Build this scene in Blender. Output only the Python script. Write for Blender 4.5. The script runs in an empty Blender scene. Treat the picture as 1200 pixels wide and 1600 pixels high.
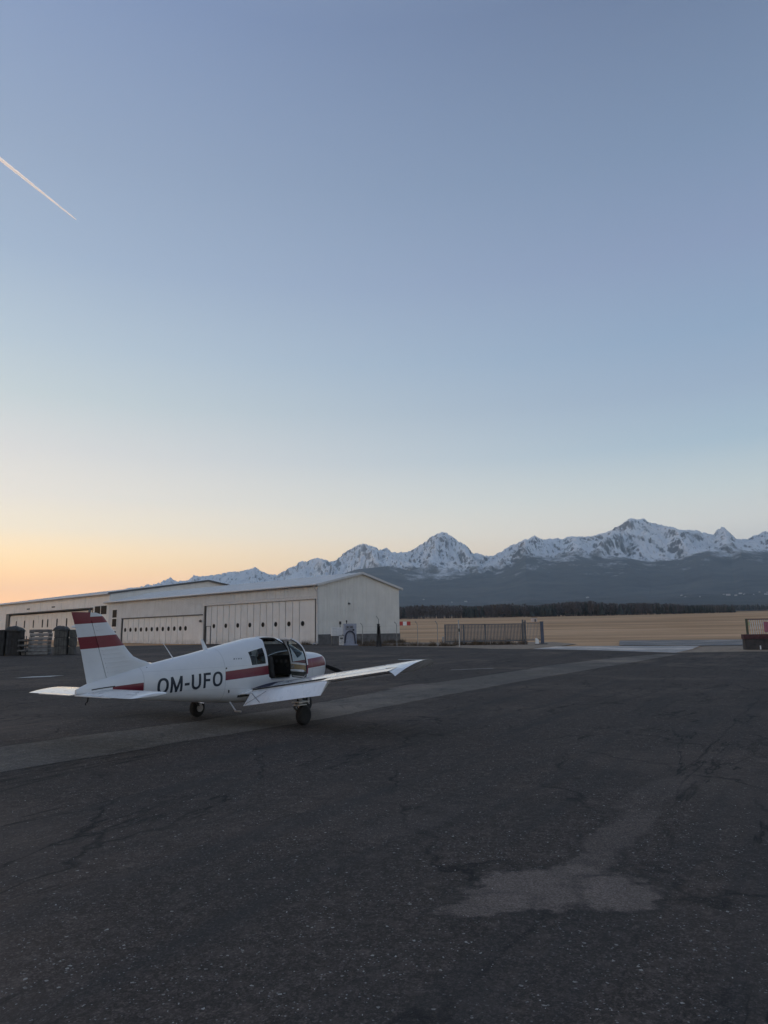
import bpy, bmesh, math, random
import numpy as np
from mathutils import Vector, Matrix, noise as mnoise

R = math.radians
random.seed(7)
rng = np.random.default_rng(11)
SC = bpy.context.scene
COL = SC.collection

# ------------------------------------------------------------------ camera
EYE = 1.87
FPX, HORIZON, ROLL = 1080.0, 989.0, 0.0135          # focal length and horizon in pixels of a 1200x1600 frame
PITCH = math.atan((HORIZON - 800) / FPX)
cam_data = bpy.data.cameras.new('camera')
cam = bpy.data.objects.new('camera', cam_data)
COL.objects.link(cam)
SC.camera = cam
cam_data.sensor_fit = 'VERTICAL'
cam_data.sensor_height = 24.0
cam_data.lens = 24.0 * FPX / 1600.0
cam_data.clip_start = 0.1
cam_data.clip_end = 150000.0
cam.matrix_world = (Matrix.Translation((0, 0, EYE)) @ Matrix.Rotation(math.pi / 2 + PITCH, 4, 'X')
                    @ Matrix.Rotation(-ROLL, 4, 'Z'))

# ------------------------------------------------------------------ sky
SUN_AZ, SUN_EL = -65.0, -4.0          # the sun has just set, out of frame to the left
world = bpy.data.worlds.new('World')
SC.world = world
world.use_nodes = True
wn, wl = world.node_tree.nodes, world.node_tree.links
wn.clear()
w_out = wn.new('ShaderNodeOutputWorld')
SKY_GLOW = [(0, (5.6, 2.15, 0.22)), (3, (4.2, 1.96, 0.36)), (5.5, (2.56, 1.68, 0.66)), (8, (1.62, 1.36, 0.95)), (10.5, (1.235, 1.13, 0.965)), (14, (0.955, 0.933, 0.887)), (18, (0.70, 0.785, 0.80)), (22, (0.557, 0.667, 0.759)), (28, (0.405, 0.515, 0.67)), (35, (0.325, 0.418, 0.579)), (45, (0.24, 0.326, 0.522)), (90, (0.3, 0.345, 0.43))]
SKY_AWAY = [(0, (0.90, 0.84, 0.79)), (3, (0.94, 0.89, 0.82)), (5.5, (0.96, 0.94, 0.86)), (8, (0.95, 0.95, 0.875)), (10.5, (0.74, 0.831, 0.823)), (14, (0.47, 0.625, 0.736)), (18, (0.368, 0.488, 0.644)), (22, (0.3, 0.424, 0.597)), (28, (0.263, 0.347, 0.523)), (35, (0.203, 0.287, 0.439)), (45, (0.145, 0.203, 0.333)), (90, (0.22, 0.275, 0.38))]


def wmath(op, a, b=None, clamp=False):
    n = wn.new('ShaderNodeMath')
    n.operation = op
    n.use_clamp = clamp
    for k, v in enumerate((a, b)):
        if v is None:
            continue
        if isinstance(v, (int, float)):
            n.inputs[k].default_value = v
        else:
            wl.new(v, n.inputs[k])
    return n.outputs[0]


w_tc = wn.new('ShaderNodeTexCoord')
w_sep = wn.new('ShaderNodeSeparateXYZ')
wl.new(w_tc.outputs['Generated'], w_sep.inputs[0])
w_el = wmath('DIVIDE', wmath('ARCSINE', w_sep.outputs[2]), math.pi / 2, True)
w_hor = wmath('MAXIMUM', wmath('SQRT', wmath('SUBTRACT', 1.0, wmath('POWER', w_sep.outputs[2], 2.0))), 0.0001)
w_dot = wmath('ADD', wmath('MULTIPLY', w_sep.outputs[0], math.sin(R(SUN_AZ))),
              wmath('MULTIPLY', w_sep.outputs[1], math.cos(R(SUN_AZ))))
w_m = wmath('DIVIDE', wmath('SUBTRACT', wmath('ADD', wmath('MULTIPLY', wmath('DIVIDE', w_dot, w_hor), .5), .5), .44), .48, True)

w_m = wmath('POWER', w_m, 1.4)


def sky_ramp(stops):
    n = wn.new('ShaderNodeValToRGB')
    e = n.color_ramp.elements
    while len(e) < len(stops):
        e.new(0.5)
    for q, (deg, c) in zip(e, stops):
        q.position = deg / 90.0
        q.color = (*c, 1)
    wl.new(w_el, n.inputs[0])
    return n.outputs[0]


w_mix = wn.new('ShaderNodeMix')
w_mix.data_type = 'RGBA'
wl.new(w_m, w_mix.inputs[0])
wl.new(sky_ramp(SKY_AWAY), w_mix.inputs[6])
wl.new(sky_ramp(SKY_GLOW), w_mix.inputs[7])
bg_grad = wn.new('ShaderNodeBackground')
bg_grad.inputs[1].default_value = 1.0
wl.new(w_mix.outputs[2], bg_grad.inputs[0])
w_sky = wn.new('ShaderNodeTexSky')
w_sky.sky_type = 'NISHITA'
w_sky.sun_disc = False
w_sky.sun_elevation = R(SUN_EL)
w_sky.sun_rotation = R(SUN_AZ)
bg_sky = wn.new('ShaderNodeBackground')
bg_sky.inputs[1].default_value = 0.08
wl.new(w_sky.outputs[0], bg_sky.inputs[0])
w_add = wn.new('ShaderNodeAddShader')
wl.new(bg_grad.outputs[0], w_add.inputs[0])
wl.new(bg_sky.outputs[0], w_add.inputs[1])
wl.new(w_add.outputs[0], w_out.inputs[0])

# the sun itself: four degrees under the horizon, so it reaches nothing but the high contrail
sun_data = bpy.data.lights.new('sun', 'SUN')
sun_data.energy = 5.0
sun_data.angle = R(0.5)
sun_data.color = (1.0, .965, .92)
sun = bpy.data.objects.new('sun', sun_data)
COL.objects.link(sun)
sun_dir = Vector((math.sin(R(SUN_AZ)) * math.cos(R(SUN_EL)), math.cos(R(SUN_AZ)) * math.cos(R(SUN_EL)), math.sin(R(SUN_EL))))
sun.rotation_euler = sun_dir.to_track_quat('Z', 'Y').to_euler()

SC.render.engine = 'CYCLES'
SC.cycles.use_denoising = True
SC.cycles.max_bounces = 6
SC.cycles.volume_bounces = 2
SC.cycles.transparent_max_bounces = 12
SC.view_settings.view_transform = 'Standard'
SC.view_settings.look = 'None'
SC.view_settings.use_curve_mapping = False
SC.view_settings.exposure = 0.0
SC.view_settings.gamma = 1.0
SC.render.film_transparent = False


# ------------------------------------------------------------------ materials
def new_mat(name):
    m = bpy.data.materials.new(name)
    m.use_nodes = True
    return m, m.node_tree.nodes, m.node_tree.links, m.node_tree.nodes['Principled BSDF']


class NG:
    """small node graph writer"""
    def __init__(self, m):
        self.n, self.l = m.node_tree.nodes, m.node_tree.links
        self.tc = self.n.new('ShaderNodeTexCoord')
        self.obj = self.tc.outputs['Object']

    def set(self, node, key, v):
        if v is None:
            return
        if isinstance(v, bpy.types.NodeSocket):
            self.l.new(v, node.inputs[key])
        else:
            if isinstance(v, tuple) and len(v) == 3 and node.inputs[key].type == 'RGBA':
                v = (*v, 1)
            node.inputs[key].default_value = v

    def math(self, op, a, b=None, c=None, clamp=False):
        n = self.n.new('ShaderNodeMath')
        n.operation = op
        n.use_clamp = clamp
        for k, v in enumerate((a, b, c)):
            self.set(n, k, v)
        return n.outputs[0]

    def mapping(self, scale=(1, 1, 1), rot=(0, 0, 0), vec=None):
        n = self.n.new('ShaderNodeMapping')
        self.l.new(vec or self.obj, n.inputs[0])
        n.inputs['Scale'].default_value = scale
        n.inputs['Rotation'].default_value = rot
        return n.outputs[0]

    def lane(self, scale, ang=R(32.5)):
        return self.mapping(scale, (0, 0, 0), self.mapping((1, 1, 1), (0, 0, ang)))

    def noise(self, scale, detail=3, rough=.5, vec=None, dist=0.0):
        n = self.n.new('ShaderNodeTexNoise')
        self.l.new(vec or self.obj, n.inputs['Vector'])
        n.inputs['Scale'].default_value = scale
        n.inputs['Detail'].default_value = detail
        n.inputs['Roughness'].default_value = rough
        n.inputs['Distortion'].default_value = dist
        return n.outputs[0]

    def voronoi(self, scale, feature='F1', out='Distance', vec=None, rand=1.0):
        n = self.n.new('ShaderNodeTexVoronoi')
        n.feature = feature
        self.l.new(vec or self.obj, n.inputs['Vector'])
        n.inputs['Scale'].default_value = scale
        n.inputs['Randomness'].default_value = rand
        return n.outputs[out]

    def ramp(self, fac, lo, hi, a=0.0, b=1.0):
        n = self.n.new('ShaderNodeMapRange')
        n.clamp = True
        self.set(n, 'Value', fac)
        n.inputs['From Min'].default_value = lo
        n.inputs['From Max'].default_value = hi
        n.inputs['To Min'].default_value = a
        n.inputs['To Max'].default_value = b
        return n.outputs[0]

    def mix(self, fac, a, b):
        n = self.n.new('ShaderNodeMix')
        n.data_type = 'RGBA'
        self.set(n, 0, fac)
        self.set(n, 6, a)
        self.set(n, 7, b)
        return n.outputs[2]

    def sep(self, vec):
        n = self.n.new('ShaderNodeSeparateXYZ')
        self.l.new(vec, n.inputs[0])
        return n.outputs

    def bump(self, height, strength=.5, dist=.01, normal=None):
        n = self.n.new('ShaderNodeBump')
        n.inputs['Strength'].default_value = strength
        n.inputs['Distance'].default_value = dist
        self.l.new(height, n.inputs['Height'])
        if normal:
            self.l.new(normal, n.inputs['Normal'])
        return n.outputs[0]


MATS = {}


def plain(name, col, rough=.6, metal=0.0, var=.12, scale=6.0, coat=0.0, stretch=(1, 1, 1), spec=.5):
    """a base colour with soft uneven wear"""
    if name in MATS:
        return MATS[name]
    m, n, l, b = new_mat(name)
    g = NG(m)
    f = g.noise(scale, 5, .6, g.mapping(stretch))
    dark = tuple(c * (1 - var) for c in col)
    lite = tuple(min(1, c * (1 + var)) for c in col)
    g.set(b, 'Base Color', g.mix(g.ramp(f, .3, .7), dark, lite))
    g.set(b, 'Roughness', g.ramp(g.noise(scale * 2.3, 3), .3, .7, max(.02, rough - .06), min(1, rough + .06)))
    b.inputs['Metallic'].default_value = metal
    b.inputs['Coat Weight'].default_value = coat
    b.inputs['Coat Roughness'].default_value = .12
    b.inputs['Specular IOR Level'].default_value = spec
    MATS[name] = m
    return m


def glass(name, tint=(.9, .95, .95), rough=.0):
    m, n, l, b = new_mat(name)
    n.remove(b)
    out = n['Material Output']
    tr = n.new('ShaderNodeBsdfTransparent')
    tr.inputs[0].default_value = (*tint, 1)
    gl = n.new('ShaderNodeBsdfGlossy')
    gl.inputs['Roughness'].default_value = rough + .02
    fr = n.new('ShaderNodeFresnel')
    fr.inputs[0].default_value = 1.5
    mx = n.new('ShaderNodeMixShader')
    ge = n.new('ShaderNodeNewGeometry')
    mu = n.new('ShaderNodeMath')
    mu.operation = 'MULTIPLY'
    iv = n.new('ShaderNodeMath')
    iv.operation = 'SUBTRACT'
    iv.inputs[0].default_value = 1.0
    l.new(ge.outputs['Backfacing'], iv.inputs[1])
    l.new(fr.outputs[0], mu.inputs[0])
    l.new(iv.outputs[0], mu.inputs[1])
    l.new(mu.outputs[0], mx.inputs[0])
    l.new(tr.outputs[0], mx.inputs[1])
    l.new(gl.outputs[0], mx.inputs[2])
    l.new(mx.outputs[0], out.inputs[0])
    return m


# ------------------------------------------------------------------ mesh helpers
class MB:
    def __init__(self):
        self.v, self.f, self.m = [], [], []

    def add(self, verts, faces, mi=0):
        o = len(self.v)
        self.v += [tuple(p) for p in verts]
        self.f += [tuple(i + o for i in q) for q in faces]
        self.m += [mi] * len(faces)

    def box(self, c, s, mi=0, rz=0.0, M=None):
        hx, hy, hz = s[0] / 2, s[1] / 2, s[2] / 2
        pts = [Vector((x * hx, y * hy, z * hz)) for x in (-1, 1) for y in (-1, 1) for z in (-1, 1)]
        T = Matrix.Translation(c) @ Matrix.Rotation(rz, 4, 'Z')
        if M is not None:
            T = Matrix.Translation(c) @ M.to_4x4()
        self.add([T @ p for p in pts], [(0, 1, 3, 2), (4, 6, 7, 5), (0, 4, 5, 1), (2, 3, 7, 6), (0, 2, 6, 4), (1, 5, 7, 3)], mi)

    def bar(self, a, b, w, d=None, mi=0):
        a, b = Vector(a), Vector(b)
        d = d or w
        z = (b - a)
        L = z.length
        z.normalize()
        up = Vector((0, 0, 1)) if abs(z.z) < .95 else Vector((1, 0, 0))
        x = up.cross(z).normalized()
        y = z.cross(x)
        M = Matrix((x, y, z)).transposed()
        self.box((a + b) / 2, (w, d, L), mi, M=M)

    def tube(self, pts, r, n=8, mi=0, cap=True):
        pts = [Vector(p) for p in pts]
        rs = r if isinstance(r, (list, tuple)) else [r] * len(pts)
        rings, prev = [], None
        for i, p in enumerate(pts):
            t = (pts[min(i + 1, len(pts) - 1)] - pts[max(i - 1, 0)]).normalized()
            if prev is None:
                up = Vector((0, 0, 1)) if abs(t.z) < .9 else Vector((1, 0, 0))
                x = up.cross(t).normalized()
            else:
                x = (prev - t * prev.dot(t)).normalized()
            prev = x
            y = t.cross(x)
            rings.append([p + (x * math.cos(2 * math.pi * k / n) + y * math.sin(2 * math.pi * k / n)) * rs[i] for k in range(n)])
        vs = [q for ring in rings for q in ring]
        fs = []
        for i in range(len(pts) - 1):
            for k in range(n):
                fs.append((i * n + k, i * n + (k + 1) % n, (i + 1) * n + (k + 1) % n, (i + 1) * n + k))
        if cap:
            fs.append(tuple(range(n - 1, -1, -1)))
            fs.append(tuple((len(pts) - 1) * n + k for k in range(n)))
        self.add(vs, fs, mi)

    def lathe(self, prof, c, axis='Y', n=20, mi=0):
        """prof: list of (along, radius)"""
        vs, fs = [], []
        for a, r in prof:
            for k in range(n):
                t = 2 * math.pi * k / n
                p, q = r * math.cos(t), r * math.sin(t)
                v = {'Y': (q, a, p), 'X': (a, p, q), 'Z': (p, q, a)}[axis]
                vs.append(Vector(v) + Vector(c))
        for i in range(len(prof) - 1):
            for k in range(n):
                fs.append((i * n + k, (i + 1) * n + k, (i + 1) * n + (k + 1) % n, i * n + (k + 1) % n))
        fs.append(tuple(range(n)))
        fs.append(tuple((len(prof) - 1) * n + k for k in range(n - 1, -1, -1)))
        self.add(vs, fs, mi)

    def prism(self, poly, fn, a, b, mi=0):
        """poly of 2D points extruded between a and b; fn(p, q, t) gives the 3D point"""
        n = len(poly)
        vs = [fn(p, q, a) for p, q in poly] + [fn(p, q, b) for p, q in poly]
        fs = [tuple(range(n)), tuple(range(2 * n - 1, n - 1, -1))]
        fs += [(i, i + n, (i + 1) % n + n, (i + 1) % n) for i in range(n)]
        self.add(vs, fs, mi)

    def build(self, name, mats, parent=None, smooth=None, fix=True):
        me = bpy.data.meshes.new(name)
        me.from_pydata(self.v, [], self.f)
        for m in (mats if isinstance(mats, (list, tuple)) else [mats]):
            me.materials.append(m)
        if len(set(self.m)) > 1:
            me.polygons.foreach_set('material_index', self.m)
        if fix:
            bm = bmesh.new()
            bm.from_mesh(me)
            bmesh.ops.recalc_face_normals(bm, faces=bm.faces)
            bm.to_mesh(me)
            bm.free()
        if smooth is not None:
            me.polygons.foreach_set('use_smooth', [True] * len(me.polygons))
            me.set_sharp_from_angle(angle=R(smooth))
        me.update()
        o = bpy.data.objects.new(name, me)
        COL.objects.link(o)
        if parent:
            o.parent = parent
        return o


def tag(o, label=None, cat=None, group=None, kind=None):
    if label:
        o['label'] = label
    if cat:
        o['category'] = cat
    if group:
        o['group'] = group
    if kind:
        o['kind'] = kind
    return o


def empty(name, loc=(0, 0, 0), rz=0.0):
    o = bpy.data.objects.new(name, None)
    COL.objects.link(o)
    o.location = loc
    o.rotation_euler = (0, 0, rz)
    o.empty_display_size = .3
    return o


def link_copy(o, parent=None, loc=None, name=None):
    c = o.copy()
    COL.objects.link(c)
    if parent:
        c.parent = parent
    if loc is not None:
        c.location = loc
    return c


def copy_tree(o, parent=None):
    c = link_copy(o, parent)
    for ch in list(o.children):
        copy_tree(ch, c)
    return c


def bool_eval(o, ops):
    """o with boolean (operation, cutter object) applied; the cutters are removed"""
    for op, cut in ops:
        md = o.modifiers.new('b', 'BOOLEAN')
        md.operation = op
        md.object = cut
        md.solver = 'EXACT'
        md.material_mode = 'TRANSFER'
    dg = bpy.context.evaluated_depsgraph_get()
    dg.update()
    me = bpy.data.meshes.new_from_object(o.evaluated_get(dg), preserve_all_data_layers=False, depsgraph=dg)
    o.modifiers.clear()
    old = o.data
    o.data = me
    me.name = o.name
    for _, cut in ops:
        if cut.name in bpy.data.objects and not cut.get('keep'):
            bpy.data.objects.remove(cut)
    return o


# ------------------------------------------------------------------ ground
def gz(y):
    t = min(1.0, max(0.0, (y - 28) / 42))
    return .55 * t * t * (3 - 2 * t)


def sheet(name, poly, mat, dz, kind='structure', thick=0.0, wob=0.0, parent=None):
    """a flush ground sheet that follows the gentle rise of the apron"""
    bm = bmesh.new()
    if wob:
        pts = []
        for i, p in enumerate(poly):
            q = poly[(i + 1) % len(poly)]
            L = math.hypot(q[0] - p[0], q[1] - p[1])
            n = max(1, min(60, int(L / (wob * 5))))
            for k in range(n):
                x, y = p[0] + (q[0] - p[0]) * k / n, p[1] + (q[1] - p[1]) * k / n
                v = mnoise.noise_vector(Vector((x / (wob * 9), y / (wob * 9), 3.3))) * wob * 1.6 + mnoise.noise_vector(Vector((x / (wob * 3), y / (wob * 3), 1.3))) * wob * .6
                pts.append((x + v.x, y + v.y))
        poly = pts
    f = bm.faces.new([bm.verts.new((x, y, 0)) for x, y in poly])
    ys = [p[1] for p in poly]
    y = 26.0
    while y < 72:
        if min(ys) < y < max(ys):
            bmesh.ops.bisect_plane(bm, geom=bm.verts[:] + bm.edges[:] + bm.faces[:], plane_co=(0, y, 0), plane_no=(0, 1, 0))
        y += 2.0
    bmesh.ops.triangulate(bm, faces=bm.faces[:], ngon_method='EAR_CLIP')
    for v in bm.verts:
        v.co.z = gz(v.co.y) + dz
    bmesh.ops.recalc_face_normals(bm, faces=bm.faces)
    for f in bm.faces:
        if f.normal.z < 0:
            f.normal_flip()
    me = bpy.data.meshes.new(name)
    bm.to_mesh(me)
    bm.free()
    me.materials.append(mat)
    o = bpy.data.objects.new(name, me)
    COL.objects.link(o)
    if kind:
        o['kind'] = kind
    if parent:
        o.parent = parent
    return o


def asphalt_mat(name, base, stone, crack=1.0, speck=1.0, tint=(1.24, 1.0, .86), big=.25, fine=1.0, patches=()):
    m, n, l, b = new_mat(name)
    g = NG(m)
    cells = g.voronoi(105, out='Color')
    cv = g.sep(cells)[0]
    dist = g.voronoi(105, out='Distance')
    c2 = g.sep(g.voronoi(60, out='Color'))[0]
    coarse = g.sep(g.voronoi(48, out='Color'))[1]
    grit = g.math('POWER', g.math('ADD', g.math('MULTIPLY', cv, .55), g.math('MULTIPLY', coarse, .45)), 2.4)
    dk = tuple(base * .42 * t for t in tint)
    md = tuple(base * 1.75 * t for t in tint)
    col = g.mix(grit, dk, md)
    # a few pale stones
    pale = g.math('MULTIPLY', g.math('GREATER_THAN', cv, 1 - .014 * speck), g.ramp(g.noise(.9, 3), .35, .65, .3, 1.0))
    col = g.mix(pale, col, (stone, stone, stone * .96))
    pale2 = g.math('GREATER_THAN', c2, 1 - .0035 * speck)
    col = g.mix(g.math('MULTIPLY', pale2, .8), col, (stone * 1.3, stone * 1.25, stone * 1.15))
    mot = g.noise(11, 5, .7)
    col = g.mix(g.ramp(mot, .36, .52, .55, 0), col, (base * .38 * tint[0], base * .38, base * .38 * tint[2]))
    col = g.mix(g.ramp(g.noise(5.0, 4, .65), .52, .72, 0, .35), col, (base * 1.9 * tint[0], base * 1.85, base * 1.8 * tint[2]))
    # broad stains, browner where dusty
    st = g.noise(.35, 6, .62, dist=.6)
    col2 = g.mix(g.ramp(st, .35, .68, 0, big * 1.7), col, (base * .55, base * .53, base * .5))
    st2 = g.noise(.16, 5, .6, g.mapping((1, 1, 1), (0, 0, .4)))
    col2 = g.mix(g.ramp(st2, .50, .68, 0, big * 1.5), col2, (base * 2.0 * tint[0], base * 1.85, base * 1.7 * tint[2]))
    # paving streaks along the lanes
    streak = g.noise(1.0, 5, .62, g.lane((1.3, .09, 1)))
    fis = g.math('ABSOLUTE', g.math('SUBTRACT', g.noise(1.0, 6, .6, g.lane((.55, .10, 1)), .8), .5))
    col2 = g.mix(g.ramp(streak, .50, .66, 0, .5 * crack), col2, (base * .5, base * .5, base * .5))
    # cracks
    wv = g.n.new('ShaderNodeVectorMath')
    wv.operation = 'ADD'
    nz = g.n.new('ShaderNodeTexNoise')
    nz.inputs['Scale'].default_value = 1.3
    nz.inputs['Detail'].default_value = 6
    l.new(g.obj, nz.inputs['Vector'])
    sc = g.n.new('ShaderNodeVectorMath')
    sc.operation = 'SCALE'
    sc.inputs['Scale'].default_value = .9
    l.new(nz.outputs['Color'], sc.inputs[0])
    l.new(g.mapping((1, .42, 1), (0, 0, R(-40))), wv.inputs[0])
    l.new(sc.outputs[0], wv.inputs[1])
    ed = g.voronoi(.42, 'DISTANCE_TO_EDGE', 'Distance', wv.outputs[0])
    cm = g.math('MULTIPLY', g.ramp(ed, .0, .018, 1, 0), g.ramp(g.noise(.5, 2), .40, .60, 0, .85 * crack))
    lx = g.sep(g.lane((1, 1, 1)))[0]
    lw = g.math('ADD', g.math('DIVIDE', lx, 3.7), g.math('MULTIPLY', g.math('SUBTRACT', g.noise(.8, 5, .65), .5), .09))
    jn = g.math('ABSOLUTE', g.math('SUBTRACT', g.math('FRACT', lw), .5))
    cm = g.math('MAXIMUM', cm, g.math('MULTIPLY', g.ramp(jn, .0, .0085, 1, 0), g.ramp(g.noise(.27, 4, .6), .44, .60, 0, .8 * crack)))
    cm = g.math('MAXIMUM', cm, g.math('MULTIPLY', g.ramp(fis, .0, .011, 1, 0), g.ramp(g.noise(.33, 4, .6), .46, .58, 0, .9 * crack)))
    col2 = g.mix(cm, col2, (base * .22, base * .22, base * .22))
    # worn mortar patches: their own colour, ragged at the rim
    for cx, cy, ax, ay, rot, amt in patches:
        mp = g.n.new('ShaderNodeMapping')
        mp.vector_type = 'TEXTURE'
        mp.inputs['Location'].default_value = (cx, cy, 0)
        mp.inputs['Rotation'].default_value = (0, 0, R(rot))
        mp.inputs['Scale'].default_value = (ax, ay, 50)
        l.new(g.obj, mp.inputs[0])
        ln = g.n.new('ShaderNodeVectorMath')
        ln.operation = 'LENGTH'
        l.new(mp.outputs[0], ln.inputs[0])
        q = g.math('ADD', g.math('SUBTRACT', 1.0, ln.outputs['Value']), g.math('MULTIPLY', g.math('SUBTRACT', g.noise(1.5 / max(ax, ay), 8, .70), .5), 2.1))
        f_in = g.ramp(q, .08, .34)
        rim = g.math('MULTIPLY', g.ramp(q, -.25, .12), g.math('SUBTRACT', 1.0, f_in))
        col2 = g.mix(g.math('MULTIPLY', rim, .55 * amt), col2, (base * .42, base * .41, base * .38))
        mort = g.mix(g.ramp(cv, .2, 1), (base * 1.15 * tint[0], base * 1.15, base * 1.15 * tint[2]), (base * 2.3 * tint[0], base * 2.3, base * 2.3 * tint[2]))
        col2 = g.mix(g.math('MULTIPLY', f_in, amt), col2, mort)
    g.set(b, 'Base Color', col2)
    g.set(b, 'Roughness', .88)
    b.inputs['Specular IOR Level'].default_value = .12
    h = g.math('SUBTRACT', g.math('MULTIPLY', cv, 1.0), g.math('MULTIPLY', dist, 1.2))
    h = g.math('SUBTRACT', h, g.math('MULTIPLY', cm, 2.0))
    h2 = g.math('ADD', g.math('MULTIPLY', g.math('ADD', h, coarse), .005 * fine), g.math('MULTIPLY', g.noise(3.0, 6, .7), .03 * fine))
    nb = g.bump(h2, .9, 1.0)
    l.new(nb, b.inputs['Normal'])
    return m


ASPHALT = asphalt_mat('apron_asphalt', .105, .46, patches=((1.20, 5.52, .70, .52, 8, .85), (.66, 5.18, .42, .20, 18, .7), (1.66, 5.42, .34, .42, -20, .75), (1.62, 6.05, .40, .22, 40, .5), (2.22, 6.95, 1.25, .26, 54, .36), (3.2, 8.6, 1.5, .3, 50, .22), (.2, 7.4, 1.3, .35, 48, .16), (1.9, 25.6, 2.6, 1.1, 35, .9), (6.3, 10.5, 1.6, .7, 40, .25), (-5.5, 21.5, 2.2, .8, 30, .2)))
ASPHALT_LANE = asphalt_mat('worn_lane_asphalt', .19, .34, crack=.5, speck=.4, tint=(1.16, 1, .84), big=.3, fine=.6)
CONCRETE_PAD = asphalt_mat('pad_concrete', .58, .75, crack=.4, speck=.4, tint=(1.1, .99, .90), big=.3, fine=.5)
CONCRETE_STRIP = asphalt_mat('strip_concrete', .32, .5, crack=.4, speck=.4, tint=(1.08, 1, .93), big=.35, fine=.5)

edge_line = [(-3.0, 76.5), (1.4, 68.0), (6.3, 62.9), (8.7, 58.8), (11.5, 57.4), (16.2, 53.5), (19.49, 48.6), (24.9, 48.86), (27.74, 48.03), (60, 45), (90, 40)]
apron_poly = [(90, -40), (-140, -40), (-150, 200), (-90, 190), (-49, 140), (3.5, 99), (2.5, 90)] + edge_line
sheet('apron', apron_poly, ASPHALT, 0.0)

lane_hi = [(-20.0, -4.0), (-6.95, 12.33), (-5.68, 14.03), (-4.28, 15.75), (-2.21, 18.9), (0.36, 24.2), (2.43, 27.6), (8.43, 37.0), (13.01, 42.4), (18.6, 47.4)]
lane_lo = [(-17.2, -6.5), (-5.65, 10.08), (-4.6, 11.41), (-3.53, 13.03), (-2.1, 15.0), (-1.1, 16.5), (1.87, 21.6), (6.42, 29.0), (10.29, 34.6), (19.71, 47.2)]
sheet('worn_lane', lane_lo + lane_hi[::-1], ASPHALT_LANE, .004, wob=.05)
sheet('concrete_pad', [(11.9, 57.3), (15.0, 62.0), (20.7, 61.3), (26.1, 58.6), (23.0, 53.0), (19.89, 48.43), (16.2, 53.4)], CONCRETE_PAD, .004, wob=.05)
sheet('taxiway', [(20.86, 63.0), (29.27, 88), (44, 84), (60, 72), (60, 60), (43.5, 62), (34.2, 58.2), (26.3, 59.2)], CONCRETE_STRIP, .004, wob=.06)

MARK = plain('worn_marking_paint', (.55, .55, .53), .8, var=.35, scale=9)
sheet('painted_marking', [(.76, 44.5), (2.28, 44.2), (2.3, 44.55), (.78, 44.85)], MARK, .008, wob=.03)
sheet('painted_marking', [(-17.3, 33.0), (-16.0, 33.7), (-15.7, 34.6), (-17.0, 33.9)], MARK, .008, wob=.05)
sheet('painted_marking', [(3.2, 34.6), (5.4, 35.4), (5.4, 35.75), (3.2, 34.9)], CONCRETE_STRIP, .008, wob=.04)
sheet('painted_marking', [(-22.5, 38.6), (-21.6, 38.8), (-21.6, 39.1), (-22.5, 38.9)], MARK, .008, wob=.03)
sheet('painted_marking', [(-12.6, 62.0), (-11.4, 61.6), (-11.3, 62.2), (-12.5, 62.6)], MARK, .008, wob=.03)


# loose pale chippings on the worn surface
mb = MB()
for k in range(1300):
    y_ = 3.0 + 13.0 * random.random() ** 1.6
    x_ = (random.random() * 2 - 1) * (.62 * y_ + .6)
    if mnoise.noise(Vector((x_ * .9, y_ * .9, 5.0))) < random.uniform(-.5, .35):
        continue
    q = random.uniform(.0025, .006) * (1.6 if random.random() < .06 else 1)
    a_ = random.random() * 6.283
    mb.add([(x_ + q * math.cos(a_ + t_) * random.uniform(.7, 1.3), y_ + q * math.sin(a_ + t_) * random.uniform(.7, 1.3), .0005) for t_ in (0, 1.57, 3.14, 4.71)] + [(x_ + q * .2, y_, q * 1.1)],
           [(0, 1, 4), (1, 2, 4), (2, 3, 4), (3, 0, 4)])
o = mb.build('chippings', plain('chipping_stone', (.40, .39, .37), .9, var=.35, scale=30), fix=False)
o['kind'] = 'stuff'
o['label'] = 'loose pale stone chippings scattered over the dark asphalt'
o['category'] = 'chippings'

# field: dry grass, rising gently to the wood
def grass_mat():
    m, n, l, b = new_mat('dry_field_grass')
    g = NG(m)
    f = g.noise(.05, 7, .65, g.mapping((.22, 1.0, 1)))
    f2 = g.noise(.5, 6, .7)
    f3 = g.noise(6.0, 4, .7)
    c = g.mix(g.ramp(f, .40, .60), (.46, .26, .13), (.84, .52, .31))
    c = g.mix(g.ramp(f2, .3, .7, 0, .55), c, (.52, .33, .18))
    c = g.mix(g.ramp(g.noise(.03, 6, .7, g.mapping((.16, 1, 1))), .50, .66, 0, .75), c, (.27, .18, .10))
    c = g.mix(g.ramp(f3, .45, .75, 0, .5), c, (.24, .165, .105))
    g.set(b, 'Base Color', c)
    b.inputs['Roughness'].default_value = .95
    b.inputs['Specular IOR Level'].default_value = .1
    l.new(g.bump(g.math('ADD', f2, g.math('MULTIPLY', f3, .4)), .6, .25), b.inputs['Normal'])
    return m


GRASS = grass_mat()
DIRT = plain('dry_verge_dirt', (.27, .20, .14), .95, var=.4, scale=2.5)


def field_z(x, y):
    r = math.hypot(x, y)
    if y < 92:
        return gz(y) - .06 - (.10 if y < 40 else 0)
    z = .49 + .0243 * (r - 92) * min(1, max(0, (y - 92) / max(r, 1) * 1.6))
    if y > 0:
        z += .35 * mnoise.noise(Vector((x / 60, y / 45, 0))) * min(1, (y - 92) / 60)
    return z


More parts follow.
